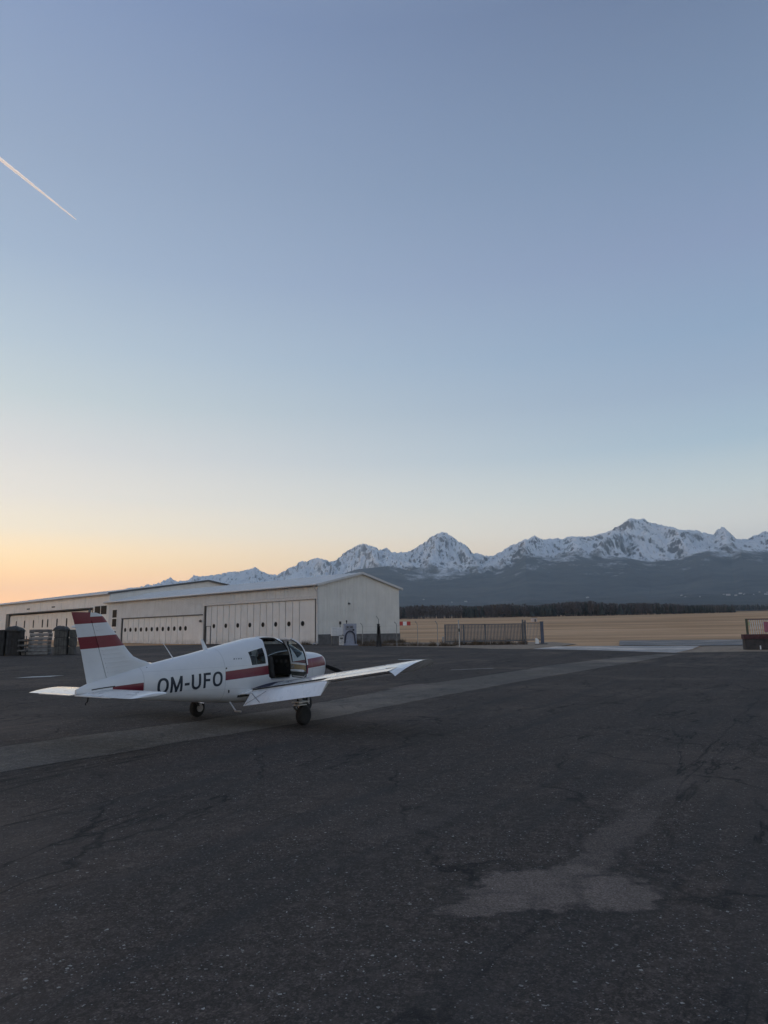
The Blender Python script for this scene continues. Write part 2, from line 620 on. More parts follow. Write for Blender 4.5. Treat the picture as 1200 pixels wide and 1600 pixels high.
mb = MB()
azs = list(np.linspace(-180, 180, 121))
rs = [.0, 8, 20, 30, 40, 48, 56, 64, 72, 80, 88, 95, 104, 115, 130, 150, 175, 205, 240, 280, 330, 390, 460, 540, 630, 740, 860, 1000, 1180, 1400]
for r in rs:
    for a in azs[:-1]:
        x, y = r * math.sin(R(a)), r * math.cos(R(a))
        mb.v.append((x, y, field_z(x, y) - (.25 if y < 44 else 0)))
na = len(azs) - 1
for i in range(len(rs) - 1):
    for k in range(na):
        if i == 0:
            mb.f.append((k, na + k, na + (k + 1) % na))
        else:
            mb.f.append((i * na + k, (i + 1) * na + k, (i + 1) * na + (k + 1) % na, i * na + (k + 1) % na))
        mb.m.append(0)
field = mb.build('field', GRASS, smooth=60)
field['kind'] = 'structure'
me = field.data
# verge of dirt and thin grass between the apron and the fence
sheet('verge', [(-3.0, 76.5), (1.4, 68.0), (6.3, 62.9), (8.7, 58.8), (11.4, 57.6), (15.2, 62.2), (19.0, 70.0), (20, 84), (3.5, 98), (2.4, 90)], DIRT, -.012)
sheet('verge', [(19.9, 48.5), (24.9, 48.9), (27.74, 48.1), (60, 45.1), (60, 59.6), (43.5, 61.6), (34.2, 57.8), (26.2, 58.4), (23.1, 53.0)], DIRT, -.010)

# far plain that carries everything (and hides the sun that has set)
mb = MB()
PX0, PX1, PY0, PY1 = -30000, 16000, -6000, 30000
nx, ny = 24, 24
for j in range(ny + 1):
    for i in range(nx + 1):
        mb.v.append((PX0 + (PX1 - PX0) * i / nx, PY0 + (PY1 - PY0) * j / ny, -3.0))
for j in range(ny):
    for i in range(nx):
        a = j * (nx + 1) + i
        mb.f.append((a, a + 1, a + nx + 2, a + nx + 1))
        mb.m.append(0)
pl = mb.build('plain', GRASS)
pl['kind'] = 'structure'

# ------------------------------------------------------------------ mountains
SKYLINE = [(-300, 962), (-120, 956), (0, 950), (100, 938), (170, 926), (225, 915), (250, 911), (267, 902.5), (277, 908), (296, 904.6), (302, 900.4), (325, 899), (350, 896), (367, 894),
           (383, 891), (398, 888), (408, 893), (421, 898), (433, 898), (450, 888), (473, 876.7), (496, 871.7), (521, 877.5), (537.5, 865), (558, 852.5),
           (569, 848.8), (583, 853), (592, 858.8), (604, 857), (612.5, 864), (625, 863), (635, 863.5), (650, 854.6), (671, 841.5), (684, 834), (690.5, 830.5), (698, 833),
           (708, 840), (729, 852.5), (739.6, 864), (746, 864), (762.5, 869), (775, 866), (796, 854.6), (821, 843), (835, 836.7), (848, 844), (867, 841),
           (879, 842), (889.6, 838.5), (904, 839.5), (925, 836.7), (946, 833), (967, 821), (983, 812), (1004, 811), (1021, 818), (1042, 822.5), (1067, 827.5),
           (1092, 830.4), (1114.6, 835), (1121, 827.5), (1129, 824), (1137.5, 829.6), (1150, 841), (1167, 843), (1175, 838), (1192, 830.4), (1205, 832),
           (1240, 842), (1300, 836), (1360, 850), (1440, 846), (1540, 862)]
TREELINE = [(-300, 974), (0, 966), (150, 950), (250, 945), (450, 925), (530, 908), (560, 898), (608, 889), (650, 893), (700, 893), (742, 896), (775, 894), (800, 885), (821, 872), (867, 873), (896, 869), (933, 873),
            (975, 871), (1012, 879), (1067, 875), (1087, 865), (1108, 861), (1142, 867), (1158, 859), (1200, 863), (1300, 868), (1540, 880)]


def pix_dir(px, py):
    X, V = px - 600.0, 800.0 - py
    c, s = math.cos(ROLL), math.sin(ROLL)
    x, v = X * c + V * s, -X * s + V * c
    return Vector((x / FPX, math.cos(PITCH) - v / FPX * math.sin(PITCH), math.sin(PITCH) + v / FPX * math.cos(PITCH)))


def az_tan(px, py):
    d = pix_dir(px, py)
    return math.degrees(math.atan2(d.x, d.y)), d.z / math.hypot(d.x, d.y)


sk = np.array([az_tan(*p) for p in SKYLINE])
tl = np.array([az_tan(*p) for p in TREELINE])


def vnoise(x, y, seed=0):
    xi, yi = np.floor(x).astype(np.int64), np.floor(y).astype(np.int64)
    xf, yf = x - xi, y - yi
    u, v = xf * xf * xf * (xf * (xf * 6 - 15) + 10), yf * yf * yf * (yf * (yf * 6 - 15) + 10)

    def hsh(a, b):
        h = (a * 374761393 + b * 668265263 + seed * 2246822519) & 0xffffffff
        h = ((h ^ (h >> 13)) * 1274126177) & 0xffffffff
        h = h ^ (h >> 16)
        return (h & 0xffff) / 65535.0
    return (hsh(xi, yi) * (1 - u) + hsh(xi + 1, yi) * u) * (1 - v) + (hsh(xi, yi + 1) * (1 - u) + hsh(xi + 1, yi + 1) * u) * v


def fbm(x, y, oct=5, seed=0, ridged=False, gain=.5):
    a, t, n = 1.0, 0.0, 0.0
    for o in range(oct):
        q = vnoise(x, y, seed + o * 17)
        t = t + a * ((1 - np.abs(2 * q - 1)) if ridged else q)
        n += a
        a *= gain
        x, y = x * 2.03 + 11.3, y * 2.03 + 5.7
    return t / n


def ridge_R(az):
    return np.interp(az, [-50, -12, -5, -2, 2, 8, 14, 20, 30, 50], [15500, 15500, 14800, 13800, 12300, 11500, 12200, 11800, 12200, 12500])


def foot_z(r):           # the wooded foothills, metres above the apron
    return np.interp(r, [1100, 1400, 2500, 4500, 6500, 8200, 9400], [22, 27, 62, 150, 270, 520, 760])


AZ = np.concatenate([np.linspace(-48, -31, 40), np.linspace(-30.8, 32, 1000), np.linspace(32.3, 46, 40)])
TT = np.concatenate([np.linspace(-1, -.25, 46), np.linspace(-.24, 1.0, 190), np.linspace(1.04, 1.5, 10)])
Sk = np.interp(AZ, sk[:, 0], sk[:, 1])
Sk = Sk + (fbm(AZ * 2.6, AZ * 0 + 3, 4, 5) - .5) * .0030 + (fbm(AZ * 9, AZ * 0 + 8, 4, 15, True, .6) - .55) * .0032 * np.clip(np.interp(AZ, [5, 9, 11.5, 12.5, 20, 23, 30], [1, 1, .6, .25, .4, 1, 1]), 0, 1)
Tl = np.interp(AZ, tl[:, 0], tl[:, 1])
RR = ridge_R(AZ)
RB = RR * .775
fade = np.clip(1 - (np.abs(AZ) - 30) / 14, .25, 1)
A2, T2 = np.meshgrid(AZ, TT)
Rg = RR[None, :] * np.ones_like(T2)
Rb = RB[None, :] * np.ones_like(T2)
r = np.where(T2 >= 0, Rb + (Rg - Rb) * np.minimum(T2, 1) + np.maximum(T2 - 1, 0) * 6000, 0)
r_low = 1300 + (Rb - 1300) * (1 + T2)
r = np.where(T2 < 0, r_low, r)
zr = (Rg * Sk[None, :] + EYE) * 1.0
zb = Rb * Tl[None, :] + EYE
zf = foot_z(r)
zf_b = foot_z(Rb)
low = zf * (zb / zf_b) ** np.clip(1 + T2, 0, 1)
t = np.clip(T2, 0, 1)
xm = A2 * np.pi / 180 * r / 1000.0
warp = (fbm(xm * .9, t * 2.0, 3, 40) - .5) * 1.6
ridg = fbm(xm * 1.35 + warp, t * 1.5 + warp * .5, 6, 3, True, .55)
ridg2 = fbm(xm * 4.2 + warp * 2, t * 3.2, 5, 9, True, .6)
ridg3 = fbm(xm * 11 + warp * 3, t * 7.0 + warp, 4, 61, True, .6)
gul4 = fbm(xm * 8.0 + warp * 2.2 + (ridg - .5) * 2.0, t * 1.7 + warp, 4, 91, True, .6)
hi = zb + (gul4 - .58) * 230 * (t * (1.0 - t)) ** .5 + (zr - zb) * (t ** 1.18) + (ridg - .62) * 760 * (t * (1 - t)) ** .75 * 1.25 + (ridg2 - .6) * 360 * (t * (1 - t)) ** .55 + (ridg3 - .6) * 170 * (t * (1.02 - t)) ** .4
# long spurs that come down from the summits towards the valley
for pa, pb, amp, wd in (((1004, 811), (930, 876), 260, .55), ((1042, 822), (1075, 880), 200, .6), ((687, 832), (668, 898), 190, .5), ((708, 840), (745, 897), 150, .5),
                        ((835, 837), (815, 878), 170, .5), ((889, 839), (905, 872), 150, .5), ((569, 849), (590, 892), 170, .5), ((496, 872), (520, 905), 150, .8), ((1129, 824), (1140, 868), 150, .45), ((967, 821), (985, 875), -170, .6)):
    a0, a1 = az_tan(*pa)[0], az_tan(*pb)[0]
    line = a1 + (a0 - a1) * t + (ridg2 - .5) * .35
    hi = hi + amp * np.exp(-((A2 - line) / wd) ** 2) * np.sin(np.pi * np.clip(t, 0, 1)) ** .8
lim = Sk[None, :] * .996 * r + EYE
hi = np.where(t < 1, np.minimum(hi, lim - (1 - t) * 25), hi)
low = low + (fbm(xm * .8, r / 1200, 5, 21) - .5) * np.clip((r - 1500) / 3000, 0, 1) * 90 + (fbm(xm * 5, r / 230, 3, 31) - .5) * np.clip((r - 1500) / 3000, 0, 1) * 26
z = np.where(T2 >= 0, hi, low)
z = np.where(T2 > 1, (zr - (T2 - 1) * 2600), z)
z = np.where(np.abs(A2) > 30, z * fade[None, :] + (1 - fade[None, :]) * 20, z)
bl = np.clip((T2 + .12) / .12, 0, 1) * (T2 < 0)            # ease the join at the tree line
z = np.where(T2 < 0, np.minimum(z, zb + (T2) * 300), z)
X, Y = r * np.sin(np.radians(A2)), r * np.cos(np.radians(A2))
alp = T2 + (fbm(xm * 2.2, r / 500, 4, 77) - .5) * .26 + (fbm(xm * 9, r / 130, 4, 78) - .5) * .26
nr, nc = A2.shape
verts = np.stack([X, Y, z], -1).reshape(-1, 3)
idx = np.arange(nr * nc).reshape(nr, nc)
faces = np.stack([idx[:-1, :-1], idx[:-1, 1:], idx[1:, 1:], idx[1:, :-1]], -1).reshape(-1, 4)
me = bpy.data.meshes.new('mountain_range')
me.from_pydata(verts.tolist(), [], faces.tolist())
at = me.attributes.new('alpine', 'FLOAT', 'POINT')
at.data.foreach_set('value', alp.reshape(-1).astype(np.float32))
me.polygons.foreach_set('use_smooth', [True] * len(me.polygons))


def mountain_mat():
    m, n, l, b = new_mat('snowy_mountain')
    g = NG(m)
    a = n.new('ShaderNodeAttribute')
    a.attribute_name = 'alpine'
    alpv = a.outputs['Fac']
    geo = n.new('ShaderNodeNewGeometry')
    nz = g.sep(geo.outputs['Normal'])[2]
    big = g.noise(.0018, 6, .62)
    fine = g.noise(.034, 7, .78, g.mapping((1, .45, .45)))
    gul = g.noise(.024, 6, .72, g.mapping((1, .10, .18)))
    rock = g.mix(g.ramp(fine, .3, .7), (.035, .038, .046), (.12, .12, .125))
    sl = g.math('ADD', g.ramp(nz, .40, .92), g.math('MULTIPLY', g.math('SUBTRACT', fine, .5), 2.2))
    sl = g.math('ADD', sl, g.math('MULTIPLY', g.math('SUBTRACT', gul, .5), 2.4))
    sl = g.math('ADD', sl, g.math('MULTIPLY', g.math('SUBTRACT', big, .5), 1.1))
    sl = g.math('ADD', sl, g.ramp(alpv, .0, .35, -.35, .10))
    sl = g.math('SUBTRACT', sl, g.ramp(alpv, .50, 1.0, 0, .42))
    snowf = g.ramp(sl, .10, .56)
    col = g.mix(snowf, rock, (.95, .96, .97))
    wood = g.mix(g.ramp(g.noise(.004, 6, .65), .35, .65), (.036, .044, .048), (.085, .092, .092))
    wood = g.mix(g.ramp(g.noise(.0014, 6, .66, g.mapping((.5, 1.6, 1))), .48, .66, 0, .85), wood, (.12, .115, .105))
    col = g.mix(g.ramp(g.math('ADD', alpv, g.math('MULTIPLY', g.math('SUBTRACT', fine, .5), .35)), -.05, .15), wood, col)
    g.set(b, 'Base Color', col)
    b.inputs['Roughness'].default_value = .9
    b.inputs['Specular IOR Level'].default_value = .1
    l.new(g.bump(g.math('ADD', fine, g.math('MULTIPLY', gul, .7)), .45, 50), b.inputs['Normal'])
    return m


me.materials.append(mountain_mat())
mo = bpy.data.objects.new('mountain_range', me)
COL.objects.link(mo)
mo['kind'] = 'structure'
MT_AZ, MT_R, MT_Z = AZ, r, z


def mountain_point(px, py):
    """point of the wooded slope seen at a pixel"""
    a, tn = az_tan(px, py)
    k = int(np.argmin(np.abs(MT_AZ - a)))
    col_r, col_z = MT_R[:46, k], MT_Z[:46, k]
    el = (col_z - EYE) / col_r
    j = int(np.argmax(el > tn)) if (el > tn).any() else 20
    rr_ = float(col_r[max(j, 4)])
    return Vector((rr_ * math.sin(R(a)), rr_ * math.cos(R(a)), float(col_z[max(j, 4)])))


# ------------------------------------------------------------------ woods beyond the field (one mass)
BARK = plain('wood_bark', (.092, .085, .085), .95, var=.4, scale=.2)
NEEDLE = plain('wood_needles', (.045, .055, .052), .95, var=.4, scale=.15)
TWIG = plain('wood_twigs', (.105, .094, .095), .95, var=.35, scale=.15)


def tree_shape(mb, x, y, z, h, conifer, n=26):
    mb.tube([(x, y, z - .5), (x, y, z + h * .8)], [h * .018, h * .006], 4, 0, cap=False)
    if conifer:
        lv = 6
        for i in range(lv):
            zz = z + h * (.12 + .80 * i / lv)
            rr_ = h * .23 * (1 - i / lv) ** .8 * random.uniform(.75, 1.15)
            k = 6
            o = random.random() * 6
            ring = [(x + rr_ * random.uniform(.7, 1.1) * math.cos(o + 6.283 * q / k), y + rr_ * math.sin(o + 6.283 * q / k), zz + random.uniform(-.03, .02) * h) for q in range(k)]
            mb.add(ring + [(x, y, zz + h * .24)], [(q, (q + 1) % k, k) for q in range(k)], 1)
    else:
        for i in range(n):
            a = random.random() * 6.283
            u = random.random() ** .6
            zz = z + h * random.uniform(.28, 1.0)
            w = h * .24 * math.sqrt(max(.02, 1 - ((zz - z) / h - .62) ** 2 / .16)) * u
            c = Vector((x + w * math.cos(a), y + w * math.sin(a), zz))
            d = Vector((math.cos(a) * .5, math.sin(a) * .5, random.uniform(.3, 1.2))).normalized() * h * .10
            s = Vector((-math.sin(a), math.cos(a), random.uniform(-.4, .4))) * h * .035
            mb.add([c - d * .4 - s, c - d * .4 + s, c + d], [(0, 1, 2)], 2)


mb = MB()
for i in range(2100):
    px = random.uniform(470, 1150)
    dep = random.random()
    yy = 690 + dep * 110
    d = pix_dir(px, 970)
    x = d.x / d.y * yy
    clump = mnoise.noise(Vector((x / 28, yy / 40, 2.0)))
    con = (clump > .12 or random.random() < .15) if px > 800 else (clump > .30)
    hgt = (12.6 + 3.2 * mnoise.noise(Vector((x / 45, 7.7, 0))) + random.uniform(-1.0, .7)) * (1.02 if con else 1.0)
    if px < 720:
        hgt *= .80 + .2 * (px - 470) / 250
    if px > 1000:
        hgt *= 1 - .42 * (px - 1000) / 150
    tree_shape(mb, x, yy, field_z(x, yy) - .3, hgt, con)
o = mb.build('forest', [BARK, NEEDLE, TWIG], fix=False)
tag(o, 'dark bare and evergreen wood along the far edge of the field', 'forest', kind='stuff')

mb = MB()
for i in range(1500):
    px = random.uniform(880, 1290)
    yy = 1340 + random.random() * 160
    d = pix_dir(px, 970)
    x = d.x / d.y * yy
    hgt = 19 + 5 * mnoise.noise(Vector((x / 80, 1.7, 0))) + random.uniform(-2, 2)
    zz = 20 + .01 * (yy - 1300) + 8
    tree_shape(mb, x, yy, zz - 2.5, hgt, random.random() < .6, 18)
o = mb.build('forest', [BARK, NEEDLE, TWIG], fix=False)
tag(o, 'bluish dark wood farther off, behind the pale far strip of field', 'forest', kind='stuff')
sheet_far = MB()
fp = []
for px, py in ((1125, 961.0), (1300, 960.0), (1300, 956.0), (1128, 957.2)):
    d = pix_dir(px, py)
    yy = 1010 if py > 959 else 1250
    fp.append((d.x / d.y * yy, yy))
sheet_far.add([(x, y, field_z(x, y) + .9) for x, y in fp], [(0, 1, 2, 3)])
o = sheet_far.build('far_road', plain('far_pale_strip', (.34, .31, .29), .95, var=.2, scale=.02))
o['kind'] = 'structure'

# far village houses on the foothill
VW = plain('village_wall', (.62, .61, .60), .8)
VR = plain('village_roof', (.30, .27, .26), .8)
VG = plain('village_pane', (.05, .055, .065), .3)
HOUSES = [(918, 936, 34, 'white house standing alone above the middle of the far wood'), (1065, 931, 22, 'small white house left of the village row on the foothill'),
          (1071, 933.5, 14, 'tiny white house just below the left village house on the foothill'), (1138, 932.5, 44, 'long white house at the middle of the village row on the foothill'), (1131, 930, 16, 'white house at the left end of the village row on the foothill'),
          (1150, 931, 26, None), (1157, 928.5, 34, None), (1163, 930.5, 14, None), (1187, 928, 18, None), (1197, 930.5, 30, None), (1199, 926, 16, None), (1178, 932, 12, None),
          (728, 941, 36, 'long pale house low on the foothill above the bare wood'), (706, 942, 18, 'small pale house left of the long one above the bare wood'), (662, 940, 22, 'pale house near the hangar side of the foothill'), (1094, 935, 12, None)]
for px, py, w, lab in HOUSES:
    p = mountain_point(px, py)
    o = empty('village_house', p - Vector((0, 0, 2)), R(-math.degrees(math.atan2(p.x, p.y)) + random.uniform(-18, 18)))
    tag(o, lab or 'tiny white house in the hazy village on the wooded foothill', 'house', 'far white houses on the foothill')
    w *= .62
    hh, dd = w * .26 + 3, 12
    mb = MB()
    mb.box((0, 0, hh / 2), (w, dd, hh))
    mb.build('wall', VW, o)
    mb = MB()
    mb.prism([(-dd / 2 - .6, hh), (dd / 2 + .6, hh), (0, hh + 4.0)], lambda a, b, t: (t, a, b), -w / 2 - .5, w / 2 + .5)
    mb.build('roof', VR, o)
    for k in range(max(2, int(w / 8))):
        mb = MB()
        mb.box((-w / 2 + (k + .5) * w / max(2, int(w / 8)), -dd / 2 - .03, hh * .5), (2.0, .1, 2.2))
        mb.build('window', VG, o)

# ------------------------------------------------------------------ hangars
HG = .55                                           # ground height at the hangars
HC = Vector((-8.295, 86.2, HG))                    # near corner of the right hangar
D1 = Vector((-.7311, .6823, 0))                    # along the door fronts, away to the left
D2 = Vector((.6823, .7311, 0))                     # into the depth
HROT = math.atan2(D1.y, D1.x)
# local hangar frame: X along the front (u), Y = -depth (so that the frame stays right-handed), Z up
HM = Matrix.Translation(HC) @ Matrix.Rotation(HROT, 4, 'Z')


def clad_mat(name, col, rust=.3, ribs=0.0):
    m, n, l, b = new_mat(name)
    g = NG(m)
    f = g.noise(.5, 5, .6)
    st = g.noise(1.0, 5, .65, g.mapping((2.2, 2.2, .12)))
    c = g.mix(g.ramp(f, .3, .7), tuple(q * .90 for q in col), tuple(min(1, q * 1.07) for q in col))
    c = g.mix(g.ramp(st, .5, .78, 0, rust), c, tuple(q * k for q, k in zip(col, (.62, .58, .52))))
    zz = g.sep(g.obj)[2]
    dirt = g.math('MULTIPLY', g.ramp(zz, 0, .9, 1, 0), g.ramp(g.noise(1.2, 4), .35, .6, 0, .5))
    c = g.mix(dirt, c, (.16, .14, .12))
    g.set(b, 'Base Color', c)
    g.set(b, 'Roughness', g.ramp(f, .3, .7, .45, .62))
    if ribs:
        x = g.sep(g.obj)[0]
        w = g.math('SINE', g.math('MULTIPLY', x, 6.283 / ribs))
        l.new(g.bump(w, .5, .01), b.inputs['Normal'])
    return m


CLAD = clad_mat('grey_cladding', (.715, .705, .69), .35)
CLAD_GABLE = clad_mat('pale_gable_cladding', (.80, .765, .71), .28)
CLAD_B = clad_mat('cream_cladding', (.80, .77, .735), .25)
DOORP = clad_mat('door_panel_paint', (.735, .725, .71), .25, .32)
DOORB = clad_mat('door_panel_cream', (.78, .73, .67), .25, .4)
ROOFM = clad_mat('roof_sheet', (.74, .74, .74), .35)
TRIM = plain('pale_trim', (.60, .59, .58), .5, var=.15)
DARKT = plain('dark_gap', (.035, .034, .034), .8)
FRAMEG = plain('dark_door_frame', (.10, .10, .10), .6, var=.3)
PORT = plain('porthole_glass', (.010, .011, .013), .5, var=.1, spec=.10)
PORTR = plain('porthole_rubber', (.05, .05, .05), .6)
PLINTH = plain('plinth_block', (.15, .14, .135), .9, var=.35, scale=1.5)
GUTTER = plain('gutter_zinc', (.50, .50, .51), .4, .3, var=.2)
WINF = plain('white_window_frame', (.72, .71, .69), .5)


def corr(mb, u0, u1, z0, z1, pitch=.32, depth=.055, top=None, y0=0.0):
    """trapezoid sheet standing in the X-Z plane, ribs proud towards +Y (outside)"""
    prof = [(0, 0), (.55, 0), (.65, 1), (.90, 1)]
    us = []
    k = 0
    while True:
        done = False
        for a, b in prof:
            u = u0 + (k + a) * pitch
            if u >= u1:
                done = True
                break
            us.append((u, b * depth))
        if done:
            break
        k += 1
    us.append((u1, 0.0))
    v, f = [], []
    for u, d in us:
        v.append((u, y0 + d, z0))
        v.append((u, y0 + d, top(u) if top else z1))
    for i in range(len(us) - 1):
        f.append((2 * i, 2 * i + 2, 2 * i + 3, 2 * i + 1))
    mb.add(v, f)


def hangar_root(name, label, u=0.0):
    o = empty(name)
    o.matrix_world = HM @ Matrix.Translation((u, 0, 0))
    return tag(o, label, 'hangar')


# local +Y points towards the apron (outside of the door front)
ha = hangar_root('hangar', 'grey sheet metal hangar with its gable end beside the fuel pump')
mb = MB()
corr(mb, 0.0, 57.0, 6.0, 7.47)
corr(mb, 25.36, 57.0, 4.44, 6.0)
corr(mb, 51.15, 57.0, 0, 4.44)
corr(mb, 25.36, 25.7, 0, 4.44)
corr(mb, 0.0, .46, 0, 6.0)
mb.build('front_wall', CLAD, ha, fix=False)
gtop = lambda v: 7.40 + 1.72 * (1 - abs(v - 7.45) / 7.45) - .02
mb = MB()
corr(mb, 0, 14.9, 1.26, 9, top=gtop, pitch=.28)
gab = mb.build('gable_wall', CLAD_GABLE, ha, fix=False)
gab.matrix_local = Matrix.Translation((-.02, 0, 0)) @ Matrix.Rotation(R(-90), 4, 'Z')      # x runs into the depth, proud side outwards
for v in gab.data.vertices:
    v.co.y = -v.co.y
mb = MB()
mb.box((.02, -7.45, .62), (.36, 15.0, 1.25))
mb.build('plinth', PLINTH, ha)
mb = MB()
mb.box((28.5, -14.9, 3.7), (57, .2, 7.4))
mb.box((56.9, -7.4, 3.6), (.2, 14.6, 7.2))
mb.box((28.5, -.9, 7.3), (56.8, 1.4, .1))
mb.build('back_wall', CLAD, ha)


def roof(parent, u0, u1, depth, eave, rise, over, mat):
    half = depth / 2
    s = rise / half
    parts = []
    for sg in (1, -1):
        mb = MB()
        a = (over, eave - s * over) if sg == 1 else (-depth - over, eave - s * over)
        b = (-half, eave + rise)
        n = 30
        us = np.linspace(u0, u1, n + 1)
        vs, fs = [], []
        for i, u in enumerate(us):
            vs += [(u, a[0], a[1]), (u, b[0], b[1]), (u, b[0], b[1] + .16), (u, a[0], a[1] + .16)]
        for i in range(n):
            for q in range(4):
                fs.append((4 * i + q, 4 * i + (q + 1) % 4, 4 * i + 4 + (q + 1) % 4, 4 * i + 4 + q))
        fs += [(0, 1, 2, 3), (4 * n + 3, 4 * n + 2, 4 * n + 1, 4 * n)]
        mb.add(vs, fs)
        # standing seams
        for u in np.arange(u0 + .5, u1, 1.0):
            m_ = Vector((u, (a[0] + b[0]) / 2, (a[1] + b[1]) / 2 + .18))
            d = Vector((0, b[0] - a[0], b[1] - a[1]))
            mb.bar(m_ - d / 2, m_ + d / 2, .05, .06)
        parts.append(mb.build('roof', mat, parent))
    return parts


roof(ha, -.35, 57.4, 14.9, 7.40, 1.72, .45, ROOFM)
mb = MB()
for sg in (1, -1):
    y1 = .5 if sg == 1 else -15.4
    mb.bar((-.40, y1, 7.30), (-.40, -7.45, 9.16), .07, .28)
mb.build('verge_trim', TRIM, ha)
mb = MB()
mb.tube([(-.3, .58, 7.30), (57.2, .58, 7.30)], .11, 8)
mb.build('gutter', GUTTER, ha, smooth=50)
mb = MB()
mb.tube([(.1, .58, 7.22), (.1, .52, 6.9), (.02, .12, 6.4), (.02, .10, .5), (.02, .35, .18), (.02, .9, .10)], .075, 8)
mb.build('downpipe', GUTTER, ha, smooth=50)
mb = MB()
mb.box((.06, .08, 3.7), (.28, .14, 7.2))
mb.build('corner_trim', TRIM, ha)


def hangar_door(parent, seams, z1, ports, pz, mat, wicket=None, rad=.27, oval=False, y=-.14):
    seams = sorted(seams)
    mb = MB()
    mb.box(((seams[0] + seams[-1]) / 2, y - .25, z1 / 2), (seams[-1] - seams[0] + .3, .1, z1))
    mb.build('door_backing', DARKT, parent)
    for a, b in zip(seams[:-1], seams[1:]):
        mb = MB()
        mb.box(((a + b) / 2, y + random.uniform(-.012, .012), z1 / 2 + .02), (b - a - .10, .08, z1 - .10))
        p = mb.build('door_panel', mat, parent)
        for u in ports:
            if a <= u < b:
                mb = MB()
                if oval:
                    pts = [(u + rad * .5 * math.cos(t), pz + (rad * 1.15 if math.sin(t) >= 0 else -rad * 1.15) + rad * .5 * math.sin(t)) for t in np.linspace(0, 2 * math.pi, 21)[:-1]]
                    out = [((q[0] - u) * 1.28 + u, (q[1] - pz) * 1.1 + pz) for q in pts]
                else:
                    pts = [(u + rad * math.cos(t), pz + rad * math.sin(t)) for t in np.linspace(0, 2 * math.pi, 21)[:-1]]
                    out = [((q[0] - u) * 1.2 + u, (q[1] - pz) * 1.2 + pz) for q in pts]
                mb.prism(out, lambda p_, q_, t_: (p_, t_, q_), y + .02, y + .07, 1)
                mb.prism(pts, lambda p_, q_, t_: (p_, t_, q_), y + .02, y + .082, 0)
                mb.build('porthole', [PORT, PORTR], p)
    return seams


main_seams = [25.02, 23.62, 22.13, 20.58, 19.14, 17.69, 16.32, 14.83, 13.36, 11.93, 10.53, 9.21, 7.8, 6.48, 5.06, 3.71, .52]
hangar_door(ha, main_seams, 5.62, [22.9, 19.89, 17.0, 14.17, 11.25, 8.48, 5.77, 3.05], 2.63, DOORP)
mb = MB()
mb.box((12.77, .04, 5.80), (25.5, .16, .36))
mb.build('door_lintel', TRIM, ha)
mb = MB()
mb.box((25.2, -.02, 2.9), (.28, .22, 5.7))
mb.box((.46, -.02, 2.9), (.10, .22, 5.7))
mb.box((12.8, -.05, 5.61), (24.6, .12, .05))
mb.build('door_frame', FRAMEG, ha)
mb = MB()
for u in (24.85, 23.74):
    mb.box((u, -.06, 1.32), (.09, .06, 2.6))
mb.box((24.3, -.06, 2.62), (1.2, .06, .09))
mb.build('wicket_frame', FRAMEG, ha)
small_seams = [50.86, 48.93, 47.16, 45.28, 43.47, 41.75, 39.94, 38.25, 36.42, 34.77, 32.94, 31.31, 25.75]
hangar_door(ha, small_seams, 4.30, [49.9, 48.05, 46.2, 44.4, 42.6, 40.85, 39.1, 37.35, 35.6, 33.85, 32.1, 30.6], 2.42, DOORP, rad=.30)
mb = MB()
mb.box((51.0, -.02, 2.2), (.22, .22, 4.4))
mb.box((38.5, 0.0, 4.37), (25.3, .20, .12))
mb.build('door_frame', FRAMEG, ha)
# tall window column at the left end
mb = MB()
mb.box((53.7, .05, 4.4), (2.0, .10, 3.3))
wf = mb.build('window', WINF, ha)
for zc in (5.28, 3.72):
    mb = MB()
    mb.box((53.7, .07, zc), (1.55, .10, 1.35))
    mb.build('pane', PORT, wf)
mb = MB()
mb.box((53.7, .05, 1.95), (2.0, .10, .9))
wf = mb.build('window', WINF, ha)
mb = MB()
mb.box((53.7, .07, 1.95), (1.5, .10, .6))
mb.build('pane', PORT, wf)
for (u, y_, z_) in ((26.2, .14, 3.4),):
    mb = MB()
    mb.box((u, y_, z_), (.32, .26, .30))
    mb.bar((u, .0, z_ + .25), (u, y_ + .1, z_ + .15), .06)
    mb.build('wall_lamp', FRAMEG, ha)
mb = MB()
mb.box((-.14, -5.2, 5.1), (.22, .22, .16))
mb.bar((-.02, -5.2, 5.3), (-.2, -5.2, 5.15), .05)
mb.build('wall_lamp', FRAMEG, ha)

# the larger left hangar
hb = hangar_root('hangar', 'larger cream hangar at the left with slot windows in its folding doors', 56.0)
U0 = 56.0
mb = MB()
mb.box((32.0, .02, 7.85), (64, .12, 2.30))
mb.box((3.3, .02, 3.35), (6.6, .12, 6.7))
mb.box((57.4, .02, 3.35), (13.2, .12, 6.7))
mb.build('front_wall', CLAD_B, hb)
for u in (101.64, 87.11, 76.45, 65.97, 112.0):
    mb = MB()
    mb.box((u - U0, .085, 7.85), (.10, .03, 2.26))
    mb.build('cover_strip', TRIM, hb)
mb = MB()
L_ = 40.0
for v0, v1 in ((0, 40),):
    mb.add([(.0, 0, 0), (0, -40, 0), (0, -40, 9.0), (0, -20, 12.2), (0, 0, 9.0)], [(0, 1, 2, 3, 4)])
    mb.add([(64, 0, 0), (64, -40, 0), (64, -40, 9.0), (64, -20, 12.2), (64, 0, 9.0)], [(4, 3, 2, 1, 0)])
    mb.add([(0, -40, 0), (64, -40, 0), (64, -40, 9), (0, -40, 9)], [(0, 1, 2, 3)])
mb.build('gable_wall', CLAD_GABLE, hb, fix=False)
roof(hb, -.3, 64.4, 40.0, 9.0, 3.05, .5, ROOFM)
mb = MB()
